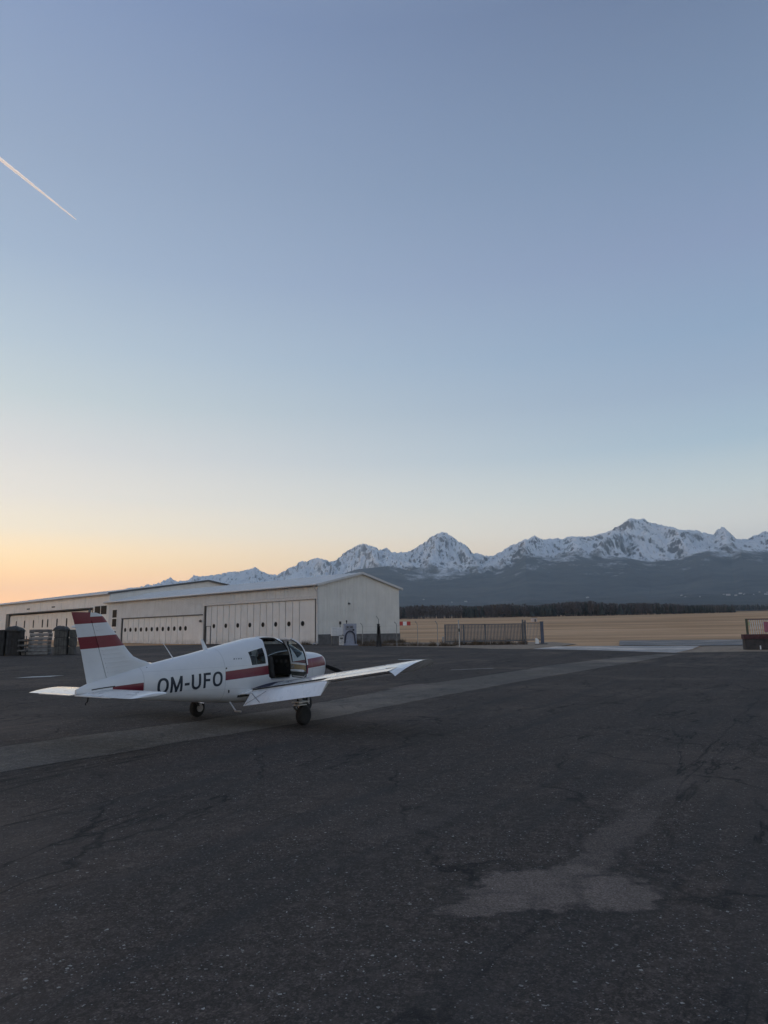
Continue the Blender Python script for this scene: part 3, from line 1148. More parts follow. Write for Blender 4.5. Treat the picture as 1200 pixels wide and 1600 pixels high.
for sg in (1, -1):
    y1 = .55 if sg == 1 else -40.5
    mb.bar((-.36, y1, 8.95), (-.36, -20, 12.12), .08, .34)
mb.build('verge_trim', FRAMEG, hb)
mb = MB()
mb.tube([(-.3, .62, 8.86), (64.3, .62, 8.86)], .13, 8)
mb.build('gutter', GUTTER, hb, smooth=50)
bs = [6.7 + k * 2.33 for k in range(19)]
hangar_door(hb, bs, 6.25, [q - U0 for q in (100.6, 95.8, 90.8, 86.0, 83.3, 78.7, 74.1, 69.5)], 4.2, DOORB, rad=.46, oval=True)
mb = MB()
mb.box((bs[0] - .2, .02, 3.2), (.3, .2, 6.4))
mb.box((bs[-1] + 1.0, .04, 3.3), (1.7, .24, 6.6))
mb.build('door_frame', FRAMEG, hb)
mb = MB()
mb.box((27.6, .30, 6.52), (42.5, .60, .10))
mb.build('door_canopy', FRAMEG, hb)
mb = MB()
mb.box((3.2, .07, 6.08), (5.4, .10, 1.95))
wf = mb.build('window', WINF, hb)
for q in (1.95, 4.45):
    mb = MB()
    mb.box((q, .10, 6.08), (2.2, .10, 1.5))
    mb.build('pane', PORT, wf)
mb = MB()
for u in (93.7, 80.5):
    mb.box((u - U0, .10, 7.4), (1.5, .08, .26))
    mb.box((u - U0, .13, 7.4), (1.3, .08, .10))
mb.build('vent', FRAMEG, hb)

# ------------------------------------------------------------------ fuel point in front of the gable
PUMPM = plain('pump_blue_grey', (.34, .36, .44), .5, var=.15)
WHITEP = plain('white_painted_metal', (.80, .81, .81), .45, var=.08)
HOSE = plain('hose_rubber', (.025, .03, .06), .5)
DARKP = plain('dark_plastic', (.03, .03, .03), .5)


def at(px, y):
    d = pix_dir(px, 1000)
    return Vector((d.x / d.y * y, y, gz(y)))


p = at(546.5, 79.0)
pump = empty('fuel_pump', p, R(14))
tag(pump, 'blue grey fuel pump with a dark hose looped over its front', 'fuel pump')
mb = MB()
mb.box((0, 0, 1.22), (1.42, .7, 2.36))
mb.box((0, 0, .06), (1.6, .9, .12))
mb.build('body', PUMPM, pump)
mb = MB()
mb.box((-.1, -.37, 1.95), (.9, .05, .5))
mb.build('dial_panel', plain('dial_grey', (.22, .23, .27), .4), pump)
mb = MB()
mb.box((-.30, -.40, 2.02), (.16, .03, .16))
mb.box((.12, -.40, 2.02), (.30, .03, .12))
mb.build('meter', DARKP, pump)
mb = MB()
pts = [(-.66 + .0, -.45, .25)]
for k in range(17):
    t_ = math.pi - k * math.pi / 16
    pts.append((.12 + .52 * math.cos(t_) - .16, -.47, .95 + .62 * math.sin(t_)))
pts.append((.56, -.45, .18))
mb.tube(pts, .075, 8)
mb.build('hose', HOSE, pump, smooth=60)
mb = MB()
mb.tube([(.35, -.38, 1.72), (.35, -.52, 1.70)], .09, 10)
mb.build('nozzle_holder', DARKP, pump)
mb = MB()
mb.tube([(-.36, 0, 2.40), (-.36, 0, 2.62)], .05, 8)
mb.box((-.36, 0, 2.68), (.14, .14, .22))
mb.build('lamp', DARKP, pump)
p = at(526, 80.0)
o = empty('cabinet', p, R(14))
tag(o, 'white metal cabinet on legs beside the fuel pump', 'cabinet')
mb = MB()
mb.box((0, 0, 1.55), (1.25, .55, .95))
mb.build('body', WHITEP, o)
mb = MB()
for k in range(5):
    mb.box((-.30, -.285, 1.22 + k * .17), (.52, .03, .05))
mb.build('louvre', plain('louvre_grey', (.6, .61, .61), .5), o)
for sx in (-.55, .55):
    mb = MB()
    mb.box((sx, 0, .54), (.06, .4, 1.08))
    mb.build('leg', FRAMEG, o)
mb = MB()
mb.tube([(.42, .1, 2.0), (.42, .1, 2.40)], .04, 6)
mb.box((.42, .05, 2.52), (.22, .22, .34))
mb.build('lamp', DARKP, o)
p = at(533.5, 78.2)
o = empty('storage_box', p, R(8))
tag(o, 'worn white box standing on the ground under the cabinet', 'box')
mb = MB()
mb.box((0, 0, .55), (.52, .42, 1.0))
mb.build('body', plain('worn_white_box', (.55, .54, .53), .7, var=.35, scale=4), o)
mb = MB()
mb.box((0, 0, 1.08), (.56, .46, .07))
mb.build('lid', FRAMEG, o)
mb = MB()
mb.box((0, -.22, .8), (.34, .03, .18))
mb.build('plate', FRAMEG, o)

# two dark timber posts
POSTW = plain('dark_timber', (.045, .042, .042), .9, var=.4, scale=3)
for px, lab, dx in ((589.5, 'dark timber post with a bent top, left of the pair by the gable', -.05), (594.5, 'shorter dark timber post, right of the pair by the gable', .06)):
    p = at(px, 70.0)
    o = empty('timber_post', p)
    tag(o, lab, 'post', 'dark posts before the gable')
    h_ = 2.15 if dx < 0 else 1.95
    mb = MB()
    mb.bar((0, 0, -.1), (-dx * 2.5, 0, h_), .26, .24)
    mb.build('shaft', POSTW, o)
    mb = MB()
    mb.box((-dx * 2.5, 0, h_ + .03), (.30, .28, .08))
    if dx < 0:
        mb.tube([(-dx * 2.5, 0, h_), (-dx * 2.5 + .02, 0, h_ + .5), (-dx * 2.5 - .2, 0, h_ + .85)], .025, 6)
    mb.build('cap', POSTW, o)

# thin fence posts with bent tops and wires
FPOST = plain('fence_post_concrete', (.30, .29, .28), .85, var=.25)
fence = empty('wire_fence', (0, 0, 0))
tag(fence, 'thin wire fence on bent grey posts between the gable and the slatted gate', 'fence')
fpts = [(-2.45, 74.5), (1.1, 69.4), (3.1, 68.0), (4.95, 67.0)]
for x, y in fpts:
    mb = MB()
    z0 = gz(y)
    mb.tube([(x, y, z0 - .1), (x, y, z0 + 2.0), (x - .05, y - .05, z0 + 2.2), (x - .22, y - .2, z0 + 2.38)], .035, 6)
    mb.build('post', FPOST, fence)
mb = MB()
allp = [(-4.2, 77.0)] + fpts + [(6.9, 66.0)]
for hz in (.3, .9, 1.5, 2.0):
    for (x, y), (x2, y2) in zip(allp[:-1], allp[1:]):
        mb.bar((x, y, gz(y) + hz), (x2, y2, gz(y2) + hz), .008)
o = mb.build('wire', FPOST, fence)
p = Vector((6.9, 66.0, gz(66)))
o = empty('fence_post', p)
tag(o, 'pale leaning post in front of the left part of the slatted gate', 'post')
mb = MB()
mb.tube([(0, 0, -.1), (.03, 0, 1.1), (-.04, 0, 2.45)], [.06, .055, .05], 8)
mb.build('shaft', plain('pale_post', (.46, .45, .43), .8, var=.25), o)
mb = MB()
mb.box((.0, -.05, 1.5), (.16, .10, .30))
mb.build('clamp', FRAMEG, o)

# slatted sliding gate
GATEM = plain('gate_steel', (.14, .142, .15), .6, .1, var=.3)
gate = empty('sliding_gate', (5.95, 71.0, gz(71)), R(0))
tag(gate, 'long dark steel gate of upright bars standing open along the field', 'gate')
GL = 8.15
mb = MB()
mb.box((GL / 2, 0, 2.05), (GL, .08, .09))
mb.build('rail', GATEM, gate)
mb = MB()
mb.box((GL / 2, 0, .38), (GL, .09, .14))
mb.build('rail', GATEM, gate)
for u in (0.04, 1.95, 4.1, 6.1, GL - .04):
    mb = MB()
    mb.box((u, 0, 1.1), (.09, .08, 1.95))
    mb.build('upright', GATEM, gate)
bar_me = None
u = .14
while u < GL - .1:
    if bar_me is None:
        mb = MB()
        mb.box((0, 0, 1.21), (.088, .03, 1.58))
        o = mb.build('bar', GATEM, gate)
        bar_me = o
    else:
        o = link_copy(bar_me, gate)
    o.location = (u, 0, 0)
    u += .145
gate2 = empty('barred_fence', (14.25, 71.0, gz(71)), 0)
tag(gate2, 'short dark barred panel between the double post and the blue end post', 'fence')
mb = MB()
mb.box((.85, 0, 2.12), (1.65, .07, .07))
mb.build('rail', GATEM, gate2)
mb = MB()
mb.box((.85, 0, .42), (1.65, .07, .09))
mb.build('rail', GATEM, gate2)
PALEBAR = plain('pale_bar', (.26, .26, .26), .6)
first = None
for k in range(11):
    if first is None:
        mb = MB()
        mb.box((0, 0, 1.27), (.05, .03, 1.66))
        first = mb.build('bar', PALEBAR, gate2)
        o = first
    else:
        o = link_copy(first, gate2)
    o.location = (.12 + k * .145, 0, 0)
o = empty('gate_post', (14.0, 70.9, gz(71)))
tag(o, 'tall dark double gate post right of the slatted gate', 'post')
for sx in (-.12, .12):
    mb = MB()
    mb.box((sx, 0, 1.22), (.14, .16, 2.5 if sx < 0 else 2.35))
    mb.build('shaft', GATEM, o)
mb = MB()
mb.box((0, 0, 2.2), (.42, .1, .10))
mb.box((0, 0, .5), (.42, .1, .10))
mb.build('bracket', GATEM, o)
o = empty('gate_post', (15.75, 70.7, gz(71)))
tag(o, 'thick blue grey end post of the barred panel', 'post')
mb = MB()
mb.box((0, 0, 1.1), (.30, .22, 2.2))
mb.build('shaft', plain('blue_post', (.07, .085, .13), .5), o)
mb = MB()
mb.box((0, 0, 2.23), (.34, .26, .06))
mb.box((.05, 0, .04), (.8, .5, .10))
mb.build('foot', GATEM, o)
o = empty('gate_motor', (15.1, 70.2, gz(70)))
tag(o, 'small white gate motor box on the ground by the barred panel', 'gate motor')
mb = MB()
mb.prism([(-.16, 0), (.16, 0), (.16, .42), (-.02, .62), (-.16, .62)], lambda a, b, t_: (a, t_, b), -.13, .13)
mb.build('housing', WHITEP, o)
mb = MB()
mb.box((.0, 0, .03), (.42, .36, .06))
mb.build('base', FRAMEG, o)
p = at(692.5, 71.5)
o = empty('marker_box', p)
tag(o, 'small pale box low at the left end of the slatted gate', 'box')
mb = MB()
mb.box((0, 0, .55), (.22, .2, .62))
mb.build('body', plain('pale_box', (.5, .48, .46), .7), o)
mb = MB()
mb.box((0, 0, .15), (.08, .08, .32))
mb.build('stand', FRAMEG, o)

# dry weeds and twigs along the fence, the gate and the foot of the gable
mb = MB()
spots = []
for k in range(70):
    f = random.random()
    spots.append((Vector((-2.6, 74.8, 0)).lerp(Vector((6.5, 67.4, 0)), f), random.uniform(.2, .75)))
for k in range(55):
    spots.append((Vector((6.0 + random.random() * 8.2, 71.5 + random.uniform(-.9, 1.2), 0)), random.uniform(.25, 1.0)))
for k in range(60):
    v_ = 4.6 + random.random() * 10.2
    spots.append((Vector((HC.x, HC.y, 0)) + D2 * v_ - D1 * random.uniform(.5, 1.4), random.uniform(.2, .85)))
for k in range(8):
    spots.append((Vector((HC.x, HC.y, 0)) + D1 * random.uniform(1.0, 2.2) - D2 * .6, random.uniform(.3, .8)))
for p_, hh in spots:
    zz = gz(p_.y)
    for q in range(26):
        a_ = random.random() * 6.283
        r0 = random.random() * .35
        b0 = Vector((p_.x + r0 * math.cos(a_), p_.y + r0 * math.sin(a_), zz))
        tip_ = b0 + Vector((random.uniform(-.25, .25), random.uniform(-.25, .25), hh * random.uniform(.4, 1.0)))
        sd = Vector((math.cos(a_ * 3), math.sin(a_ * 3), 0)) * random.uniform(.01, .03)
        mb.add([b0 - sd, b0 + sd, tip_], [(0, 1, 2)])
o = mb.build('dry_weeds', plain('weed_stalk', (.13, .095, .065), .95, var=.4), fix=False)
tag(o, 'dry brown weeds and twigs along the fence line and the hangar wall', 'weeds', kind='stuff')

# field markers
RED = plain('signal_red', (.42, .045, .04), .6)
p = at(633, 240)
p.z = field_z(p.x, p.y)
mk = empty('field_marker', p)
tag(mk, 'low red and white striped marker board in the field near the hangar', 'marker')
for k in range(3):
    mb = MB()
    mb.box((-1.3 + k * 1.3, 0, .75), (1.28, .3, 1.3))
    mb.build('board', RED if k != 1 else WHITEP, mk)
for k in (-1.6, 1.6):
    mb = MB()
    mb.box((k, .1, .1), (.12, .12, .5))
    mb.build('leg', FRAMEG, mk)
p = at(836, 300)
p.z = field_z(p.x, p.y)
mk = empty('field_hut', p)
tag(mk, 'little pale hut alone in the field above the gate posts', 'hut')
mb = MB()
mb.box((0, 0, .9), (2.3, 2, 1.9))
mb.build('wall', plain('hut_pink', (.55, .48, .46), .8), mk)
mb = MB()
mb.box((0, 0, 1.9), (2.6, 2.3, .15))
mb.build('roof', FRAMEG, mk)
mb = MB()
mb.box((0.3, -1.02, .7), (.7, .06, 1.3))
mb.build('door', FRAMEG, mk)

# right-hand wall with picket railing
wall = empty('railing_wall', (26.25, 51.5, gz(51.5)), R(-9))
tag(wall, 'low dark wall with a picket railing on top, at the right edge', 'wall')
DW = plain('dark_wall', (.055, .05, .05), .9, var=.4, scale=2)
DR = plain('dark_red_band', (.075, .03, .033), .8, var=.3)
mb = MB()
mb.box((4, .2, .36), (8, .5, .80))
mb.build('base', DW, wall)
mb = MB()
mb.box((4, .2, .93), (8.1, .56, .33))
mb.build('coping', DR, wall)
mb = MB()
mb.box((4.15, .2, 2.18), (7.7, .05, .07))
mb.build('rail', plain('maroon_rail', (.10, .04, .045), .6), wall)
mb = MB()
mb.box((.33, .2, 1.66), (.14, .12, 1.12))
mb.build('post', plain('green_post', (.08, .09, .06), .7), wall)
mb = MB()
mb.box((.47, .12, 1.86), (.10, .06, .22))
mb.build('tag_plate', plain('lime_tag', (.42, .46, .25), .6), wall)
PICK = plain('grey_picket', (.66, .66, .66), .6, var=.2)
first = None
for k in range(48):
    if first is None:
        mb = MB()
        mb.bar((0, .2, 1.10), (-.07, .2, 2.15), .065, .03)
        first = mb.build('picket', PICK, wall)
        o = first
    else:
        o = link_copy(first, wall)
    o.location = (.62 + k * .15, 0, 0)
o = empty('sign_board', (27.62, 51.15, gz(51)), R(-9))
tag(o, 'faded pink board fixed to the railing at the right edge', 'sign')
mb = MB()
mb.box((.45, .0, 1.62), (.95, .04, .72))
mb.build('panel', plain('faded_pink', (.36, .13, .18), .6, var=.25), o)
mb = MB()
mb.box((.1, .06, 1.62), (.04, .05, .8))
mb.box((.8, .06, 1.62), (.04, .05, .8))
mb.build('bracket', FRAMEG, o)
o = empty('kerb_marker', (27.05, 50.9, gz(50)), R(-9))
tag(o, 'small white marker stake before the dark wall', 'marker')
mb = MB()
mb.box((0, 0, .15), (.07, .05, .34))
mb.build('stake', WHITEP, o)
mb = MB()
mb.box((0, 0, .02), (.2, .16, .05))
mb.build('foot', FRAMEG, o)

# ------------------------------------------------------------------ stacks by the left hangar
BOARD = plain('weathered_board', (.235, .23, .225), .85, var=.3, scale=3)
BOARD2 = plain('weathered_board_dark', (.15, .145, .14), .88, var=.35, scale=3)
CRATE = plain('crate_timber', (.105, .10, .092), .9, var=.4, scale=3)
CRATED = plain('crate_dark', (.045, .043, .042), .9, var=.4, scale=3)
TARP = plain('tarp', (.04, .041, .042), .6, var=.3, scale=3)


def pallet(x, y, z, w, d, h_, rz, mat, lab, tilt=0.0):
    o = empty('pallet', (x, y, z), rz)
    o.rotation_euler[1] = tilt
    tag(o, lab, 'pallet', 'pale pallets stacked by the hangar doors')
    nb = 6
    for k in range(nb):
        mb = MB()
        mb.box((0, -d / 2 + (k + .5) * d / nb, h_ - .04), (w, d / nb * .86, .07))
        mb.build('deck_board', mat, o)
    for sx in (-.46, 0, .46):
        mb = MB()
        mb.box((sx * w, 0, (h_ - .08) / 2), (.12, d * .96, h_ - .09))
        mb.build('runner', BOARD2, o)
    mb = MB()
    mb.box((0, -d / 2 + .03, h_ * .45), (w * .985, .05, h_ * .5))
    mb.build('face_board', mat, o)
    return o


labs = ['lowest pale pallet, longest of the stack by the hangar doors', 'second pallet up in the pale stack by the hangar doors', 'third pallet up in the pale stack',
        'fourth pallet up in the pale stack', 'fifth pallet up in the pale stack', 'sixth pallet, under the dark top one of the pale stack', 'darker top pallet of the pale stack by the hangar doors']
zc = gz(59)
for k, lab in enumerate(labs):
    h_ = .31 if k else .24
    w_ = 2.05 if k == 0 else 1.52 - .0 * k
    pallet(-28.95 - (.28 if k == 0 else 0) + random.uniform(-.05, .05), 58.9, zc, w_, 1.1, h_ - .015, R(12 + random.uniform(-2, 2)), BOARD if k < 6 else BOARD2, lab)
    zc += h_


def crate(x, y, z, w, d, h_, lab, mat, group):
    o = empty('crate', (x, y, z), R(12 + random.uniform(-2, 2)))
    tag(o, lab, 'crate', group)
    n = 5
    for sx in (-1, 1):
        mb = MB()
        mb.box((sx * (w / 2 - .03), 0, h_ / 2), (.05, d, h_ - .06))
        mb.build('side_panel', mat, o)
    for k in range(n):
        mb = MB()
        mb.box((-w / 2 + (k + .5) * w / n, -d / 2 + .02, h_ / 2), (w / n * .86, .04, h_ - .04))
        mb.build('slat', mat, o)
    mb = MB()
    mb.box((0, .02, h_ / 2), (w - .09, d - .09, h_))
    mb.build('base', CRATED, o)
    return o


def tarp(x, y, z, w, d, h_, lab):
    mb = MB()
    nx_, ny_ = 14, 8
    vs = []
    for j in range(ny_ + 1):
        for i in range(nx_ + 1):
            u_, v_ = i / nx_ * 2 - 1, j / ny_ * 2 - 1
            e = max(abs(u_) ** 4, abs(v_) ** 4)
            q = mnoise.noise(Vector((x + u_ * 1.7, y + v_ * 1.7, 0.5)))
            vs.append((x + u_ * w / 2 * (1 + .03 * q), y + v_ * d / 2, z + h_ * (1 - e) * (1 + .5 * q) - .16 * e))
    fs = [(j * (nx_ + 1) + i, j * (nx_ + 1) + i + 1, (j + 1) * (nx_ + 1) + i + 1, (j + 1) * (nx_ + 1) + i) for j in range(ny_) for i in range(nx_)]
    mb.add(vs, fs)
    o = mb.build('tarp', TARP, smooth=60)
    md = o.modifiers.new('thick', 'SOLIDIFY')
    md.thickness = .015
    return tag(o, lab, 'tarp', 'dark tarps over the crates')


z0 = gz(58.5)
for k, nm in enumerate(('bottom', 'middle', 'top')):
    crate(-27.05, 58.6, z0 + k * .70, .98, .95, .70, f'{nm} crate of the wide stack covered by a tarp, right of the pallets', CRATE, 'crates in the tarp covered stack')
    crate(-26.22, 58.9, z0 + k * .68, .46, .9, .68, f'{nm} crate of the narrow stack nearest the aeroplane tail', CRATE, 'crates in the narrow stack')
tarp(-27.1, 58.6, z0 + 2.12, 1.12, 1.05, .22, 'rounded dark tarp on top of the crates right of the pallets')
for cx_, nm2 in ((-32.15, 'far left dark stack'), (-30.92, 'dark stack next to the pale pallets')):
    for k, nm in enumerate(('bottom', 'middle', 'top')):
        crate(cx_, 58.3 + .3 * (cx_ > -32), z0 + k * .70, 1.16, 1.0, .70, f'{nm} dark crate of the {nm2}', CRATED, 'dark crates at the left edge')
tarp(-30.95, 58.5, z0 + 2.12, 1.3, 1.1, .26, 'lumpy dark tarp on the dark crates next to the pallets')
for k in range(3):
    pallet(-29.98, 58.2, z0 + .3 + k * .42, .62, 1.0, .16, R(12), BOARD2, ('lower', 'middle', 'upper')[k] + ' small dark pallet slotted beside the dark crates')
for k in range(2):
    o = empty('trestle', (-29.98, 58.0 + k * .8, z0))
    tag(o, ('front', 'rear')[k] + ' dark trestle holding the small pallets', 'trestle', 'trestles by the crates')
    for sx in (-.29, .29):
        mb = MB()
        mb.box((sx, 0, .78), (.05, .05, 1.56))
        mb.build('leg', CRATED, o)
    for k2 in range(3):
        mb = MB()
        mb.box((0, 0, .275 + k2 * .42), (.58, .05, .04))
        mb.build('cross_bar', CRATED, o)
o = empty('leaning_pole', (-25.6, 59.3, gz(59)))
tag(o, 'dark pole leaning between the crates and the aeroplane tail', 'pole')
mb = MB()
mb.tube([(.0, 0, 0), (-.08, .05, 1.2), (.06, .1, 2.0)], [.05, .05, .07], 8)
mb.build('shaft', CRATED, o)
mb = MB()
mb.box((-.02, .05, 1.7), (.16, .1, .42))
mb.build('collar', CRATED, o)

# ------------------------------------------------------------------ aeroplane
# local frame: X = distance aft of the spinner tip, Y = starboard, Z = up
HEAD = R(33.5)
PL_X, PL_Y = -3.09, 15.85                # main wheel axle, centre
AXLE = 2.79
prot = math.atan2(-math.cos(HEAD), -math.sin(HEAD))
PM = Matrix.Translation((PL_X, PL_Y, 0)) @ Matrix.Rotation(prot, 4, 'Z') @ Matrix.Translation((-AXLE, 0, 0))
plane = empty('aeroplane')
plane.matrix_world = PM
tag(plane, 'white low wing light aeroplane with red stripes, door open and flaps down', 'aeroplane')

P_S = [.45, .50, .58, .74, 1.0, 1.25, 1.5, 1.8, 2.05, 2.4, 2.8, 3.2, 3.6, 4.0, 4.5, 5.0, 5.5, 6.0, 6.4, 6.75, 6.98]
P_ZT = [1.30, 1.355, 1.395, 1.425, 1.45, 1.475, 1.60, 1.735, 1.80, 1.825, 1.80, 1.735, 1.665, 1.59, 1.50, 1.42, 1.335, 1.24, 1.155, 1.06, .97]
P_ZB = [.90, .83, .74, .65, .57, .52, .50, .47, .45, .43, .42, .43, .455, .495, .55, .605, .66, .72, .77, .82, .87]
P_W = [.33, .39, .44, .495, .54, .56, .57, .58, .58, .58, .57, .55, .52, .475, .41, .34, .265, .19, .13, .07, .02]
P_ZC = [1.13, 1.12, 1.10, 1.08, 1.06, 1.05, 1.04, 1.03, 1.02, 1.02, 1.02, 1.02, 1.02, 1.01, .99, .97, .96, .95, .94, .93, .92]
P_NU = [2.6, 2.8, 3.0, 3.0, 2.8, 2.7, 2.5, 2.4, 2.4, 2.4, 2.4, 2.3, 2.2, 2.2, 2.1, 2.1, 2.0, 2.0, 2.0, 2.0, 2.0]
P_NL = [2.6, 2.8, 3.0, 3.2, 3.4, 3.5, 3.5, 3.5, 3.5, 3.5, 3.5, 3.4, 3.2, 3.0, 2.8, 2.6, 2.4, 2.3, 2.2, 2.0, 2.0]

def pchip(xs, ys):
    xs, ys = np.array(xs), np.array(ys)
    h, d = np.diff(xs), np.diff(ys) / np.diff(xs)
    m = np.zeros(len(xs))
    for i in range(1, len(xs) - 1):
        if d[i - 1] * d[i] > 0:
            w1, w2 = 2 * h[i] + h[i - 1], h[i] + 2 * h[i - 1]
            m[i] = (w1 + w2) / (w1 / d[i - 1] + w2 / d[i])
    m[0], m[-1] = d[0], d[-1]

    def f(x):
        x = min(max(x, xs[0]), xs[-1])
        i = int(min(len(xs) - 2, max(0, np.searchsorted(xs, x) - 1)))
        t_ = (x - xs[i]) / h[i]
        return float((2 * t_**3 - 3 * t_**2 + 1) * ys[i] + (t_**3 - 2 * t_**2 + t_) * h[i] * m[i] + (-2 * t_**3 + 3 * t_**2) * ys[i + 1] + (t_**3 - t_**2) * h[i] * m[i + 1])
    return f


fZT, fZB, fW, fZC, fNU, fNL = [pchip(P_S, q) for q in (P_ZT, P_ZB, P_W, P_ZC, P_NU, P_NL)]


def ysurf(s, z):
    zc, w = fZC(s), fW(s)
    if z >= zc:
        q = min(1, (z - zc) / max(.01, fZT(s) - zc))
        return w * max(0, 1 - q ** fNU(s)) ** (1 / fNU(s))
    q = min(1, (zc - z) / max(.01, zc - fZB(s)))
    return w * max(0, 1 - q ** fNL(s)) ** (1 / fNL(s))


def ring(s, off, n=72):
    w, zt, zb, zc, nu, nl = fW(s) - off, fZT(s) - off, fZB(s) + off, fZC(s), fNU(s), fNL(s)
    w = max(w, .006)
    out = []
    for k in range(n):
        t_ = 2 * math.pi * k / n
        c, q = math.cos(t_), math.sin(t_)
        e = nu if q >= 0 else nl
        y = w * math.copysign(abs(c) ** (2 / e), c)
        z_ = zc + (max(zt - zc, .004) if q >= 0 else max(zc - zb, .004)) * math.copysign(abs(q) ** (2 / e), q)
        out.append((s, y, z_))
    return out


def loft(name, off, s0, s1, mat, n=72, ds=.055, parent=None):
    ss = list(np.linspace(s0, s1, max(2, int((s1 - s0) / ds) + 1)))
    mb = MB()
    vs, fs = [], []
    for s in ss:
        vs += ring(s, off, n)
    for i in range(len(ss) - 1):
        for k in range(n):
            fs.append((i * n + k, i * n + (k + 1) % n, (i + 1) * n + (k + 1) % n, (i + 1) * n + k))
    fs.append(tuple(range(n - 1, -1, -1)))
    fs.append(tuple((len(ss) - 1) * n + k for k in range(n)))
    mb.add(vs, fs)
    return mb.build(name, mat, parent)


def side_prism(name, poly, y0, y1, mat):
    mb = MB()
    mb.prism(poly, lambda a, b, t_: (a, t_, b), y0, y1)
    return mb.build(name, mat)


def paint_mat():
    """white paint with the red cheat line, in the aeroplane's own coordinates"""
    m, n, l, b = new_mat('aeroplane_paint')
    g = NG(m)
    x, y, z_ = g.sep(g.obj)
    # stripe: top and bottom edges fall gently towards the tail
    top = g.math('SUBTRACT', 1.370, g.math('MULTIPLY', x, .0615))
    bot = g.math('SUBTRACT', 1.145, g.math('MULTIPLY', x, .0500))
    band = g.math('MULTIPLY', g.math('LESS_THAN', z_, top), g.math('GREATER_THAN', z_, bot))
    seg1 = g.math('MULTIPLY', g.math('GREATER_THAN', x, .60), g.math('LESS_THAN', x, 3.93))
    seg2 = g.math('MULTIPLY', g.math('GREATER_THAN', x, 5.74), g.math('LESS_THAN', x, 6.34))
    f = g.math('MULTIPLY', band, g.math('ADD', seg1, seg2, None, True))
    nz = g.noise(3.0, 5, .6)
    white = g.mix(g.ramp(nz, .3, .7), (.665, .675, .685), (.725, .725, .73))
    # grime under the belly and along seams
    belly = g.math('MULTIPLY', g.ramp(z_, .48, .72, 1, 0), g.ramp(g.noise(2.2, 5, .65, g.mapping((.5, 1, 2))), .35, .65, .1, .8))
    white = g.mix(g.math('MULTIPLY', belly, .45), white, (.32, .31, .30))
    col = g.mix(f, white, g.mix(g.ramp(nz, .3, .7), (.14, .006, .020), (.18, .010, .026)))
    # panel joints: fine dark hoops along the fuselage
    seam = None
    for sx in (1.22, 3.93, 5.73):
        q = g.math('LESS_THAN', g.math('ABSOLUTE', g.math('SUBTRACT', x, sx)), .006)
        seam = q if seam is None else g.math('MAXIMUM', seam, q)
    aft = g.math('MULTIPLY', g.math('GREATER_THAN', x, 2.8), g.math('LESS_THAN', x, 5.73))
    for z0_, k0_ in ((.735, .035), (1.235, -.01)):
        q = g.math('LESS_THAN', g.math('ABSOLUTE', g.math('SUBTRACT', z_, g.math('ADD', z0_, g.math('MULTIPLY', g.math('SUBTRACT', x, 2.8), k0_)))), .004)
        seam = g.math('MAXIMUM', seam, g.math('MULTIPLY', g.math('MULTIPLY', q, aft), .6))
    q = g.math('LESS_THAN', g.math('ABSOLUTE', g.math('SUBTRACT', z_, 1.06)), .005)
    seam = g.math('MAXIMUM', seam, g.math('MULTIPLY', q, g.math('LESS_THAN', x, 1.22)))
    col = g.mix(g.math('MULTIPLY', seam, .38), col, (.26, .26, .27))
    g.set(b, 'Base Color', col)
    g.set(b, 'Roughness', g.ramp(nz, .3, .7, .28, .42))
    b.inputs['Coat Weight'].default_value = .3
    b.inputs['Coat Roughness'].default_value = .10
    l.new(g.bump(g.noise(7.0, 3), .05, .02), b.inputs['Normal'])
    return m


def fin_mat():
    m, n, l, b = new_mat('fin_paint')
    g = NG(m)
    x, y, z_ = g.sep(g.obj)
    zz = g.math('ADD', z_, g.math('MULTIPLY', g.math('SUBTRACT', x, 6.22), .063))
    b1 = g.math('MULTIPLY', g.math('LESS_THAN', zz, 1.912), g.math('GREATER_THAN', zz, 1.70))
    b2 = g.math('MULTIPLY', g.math('GREATER_THAN', zz, 2.145), g.math('LESS_THAN', zz, g.ramp(x, 6.80, 6.801, 2.262, 3.0)))
    f = g.math('ADD', b1, b2, None, True)
    nz = g.noise(3.0, 5, .6)
    col = g.mix(f, g.mix(g.ramp(nz, .3, .7), (.64, .65, .66), (.69, .70, .71)), g.mix(g.ramp(nz, .3, .7), (.155, .010, .022), (.20, .016, .028)))
    g.set(b, 'Base Color', col)
    g.set(b, 'Roughness', g.ramp(nz, .3, .7, .3, .45))
    b.inputs['Coat Weight'].default_value = .15
    return m


PAINT = paint_mat()
FINP = fin_mat()
WINGP = plain('wing_white_paint', (.80, .805, .815), .30, var=.06, scale=2.2, coat=1.0)
NAVY = plain('wing_walk_navy', (.018, .020, .045), .8, var=.3, scale=8)
CABIN = plain('cabin_lining', (.34, .325, .30), .85, var=.2)
CARPET = plain('cabin_carpet', (.05, .048, .045), .95, var=.3)
SEAT = plain('seat_cloth', (.035, .033, .032), .9, var=.3)
TAN = plain('door_trim_tan', (.36, .27, .15), .75, var=.2)
TRIMD = plain('door_trim_dark', (.06, .065, .058), .8)
RUBBER = plain('rubber_seal', (.014, .014, .015), .6)
TYRE = plain('tyre_rubber', (.018, .018, .019), .8, var=.3, scale=12)
STEEL = plain('gear_steel', (.42, .42, .43), .35, .7)
SCREEN = glass('cabin_glass', (.80, .84, .84))
LETTER = plain('lettering_navy', (.012, .02, .035), .45)
METALW = plain('white_metal', (.75, .76, .77), .4)

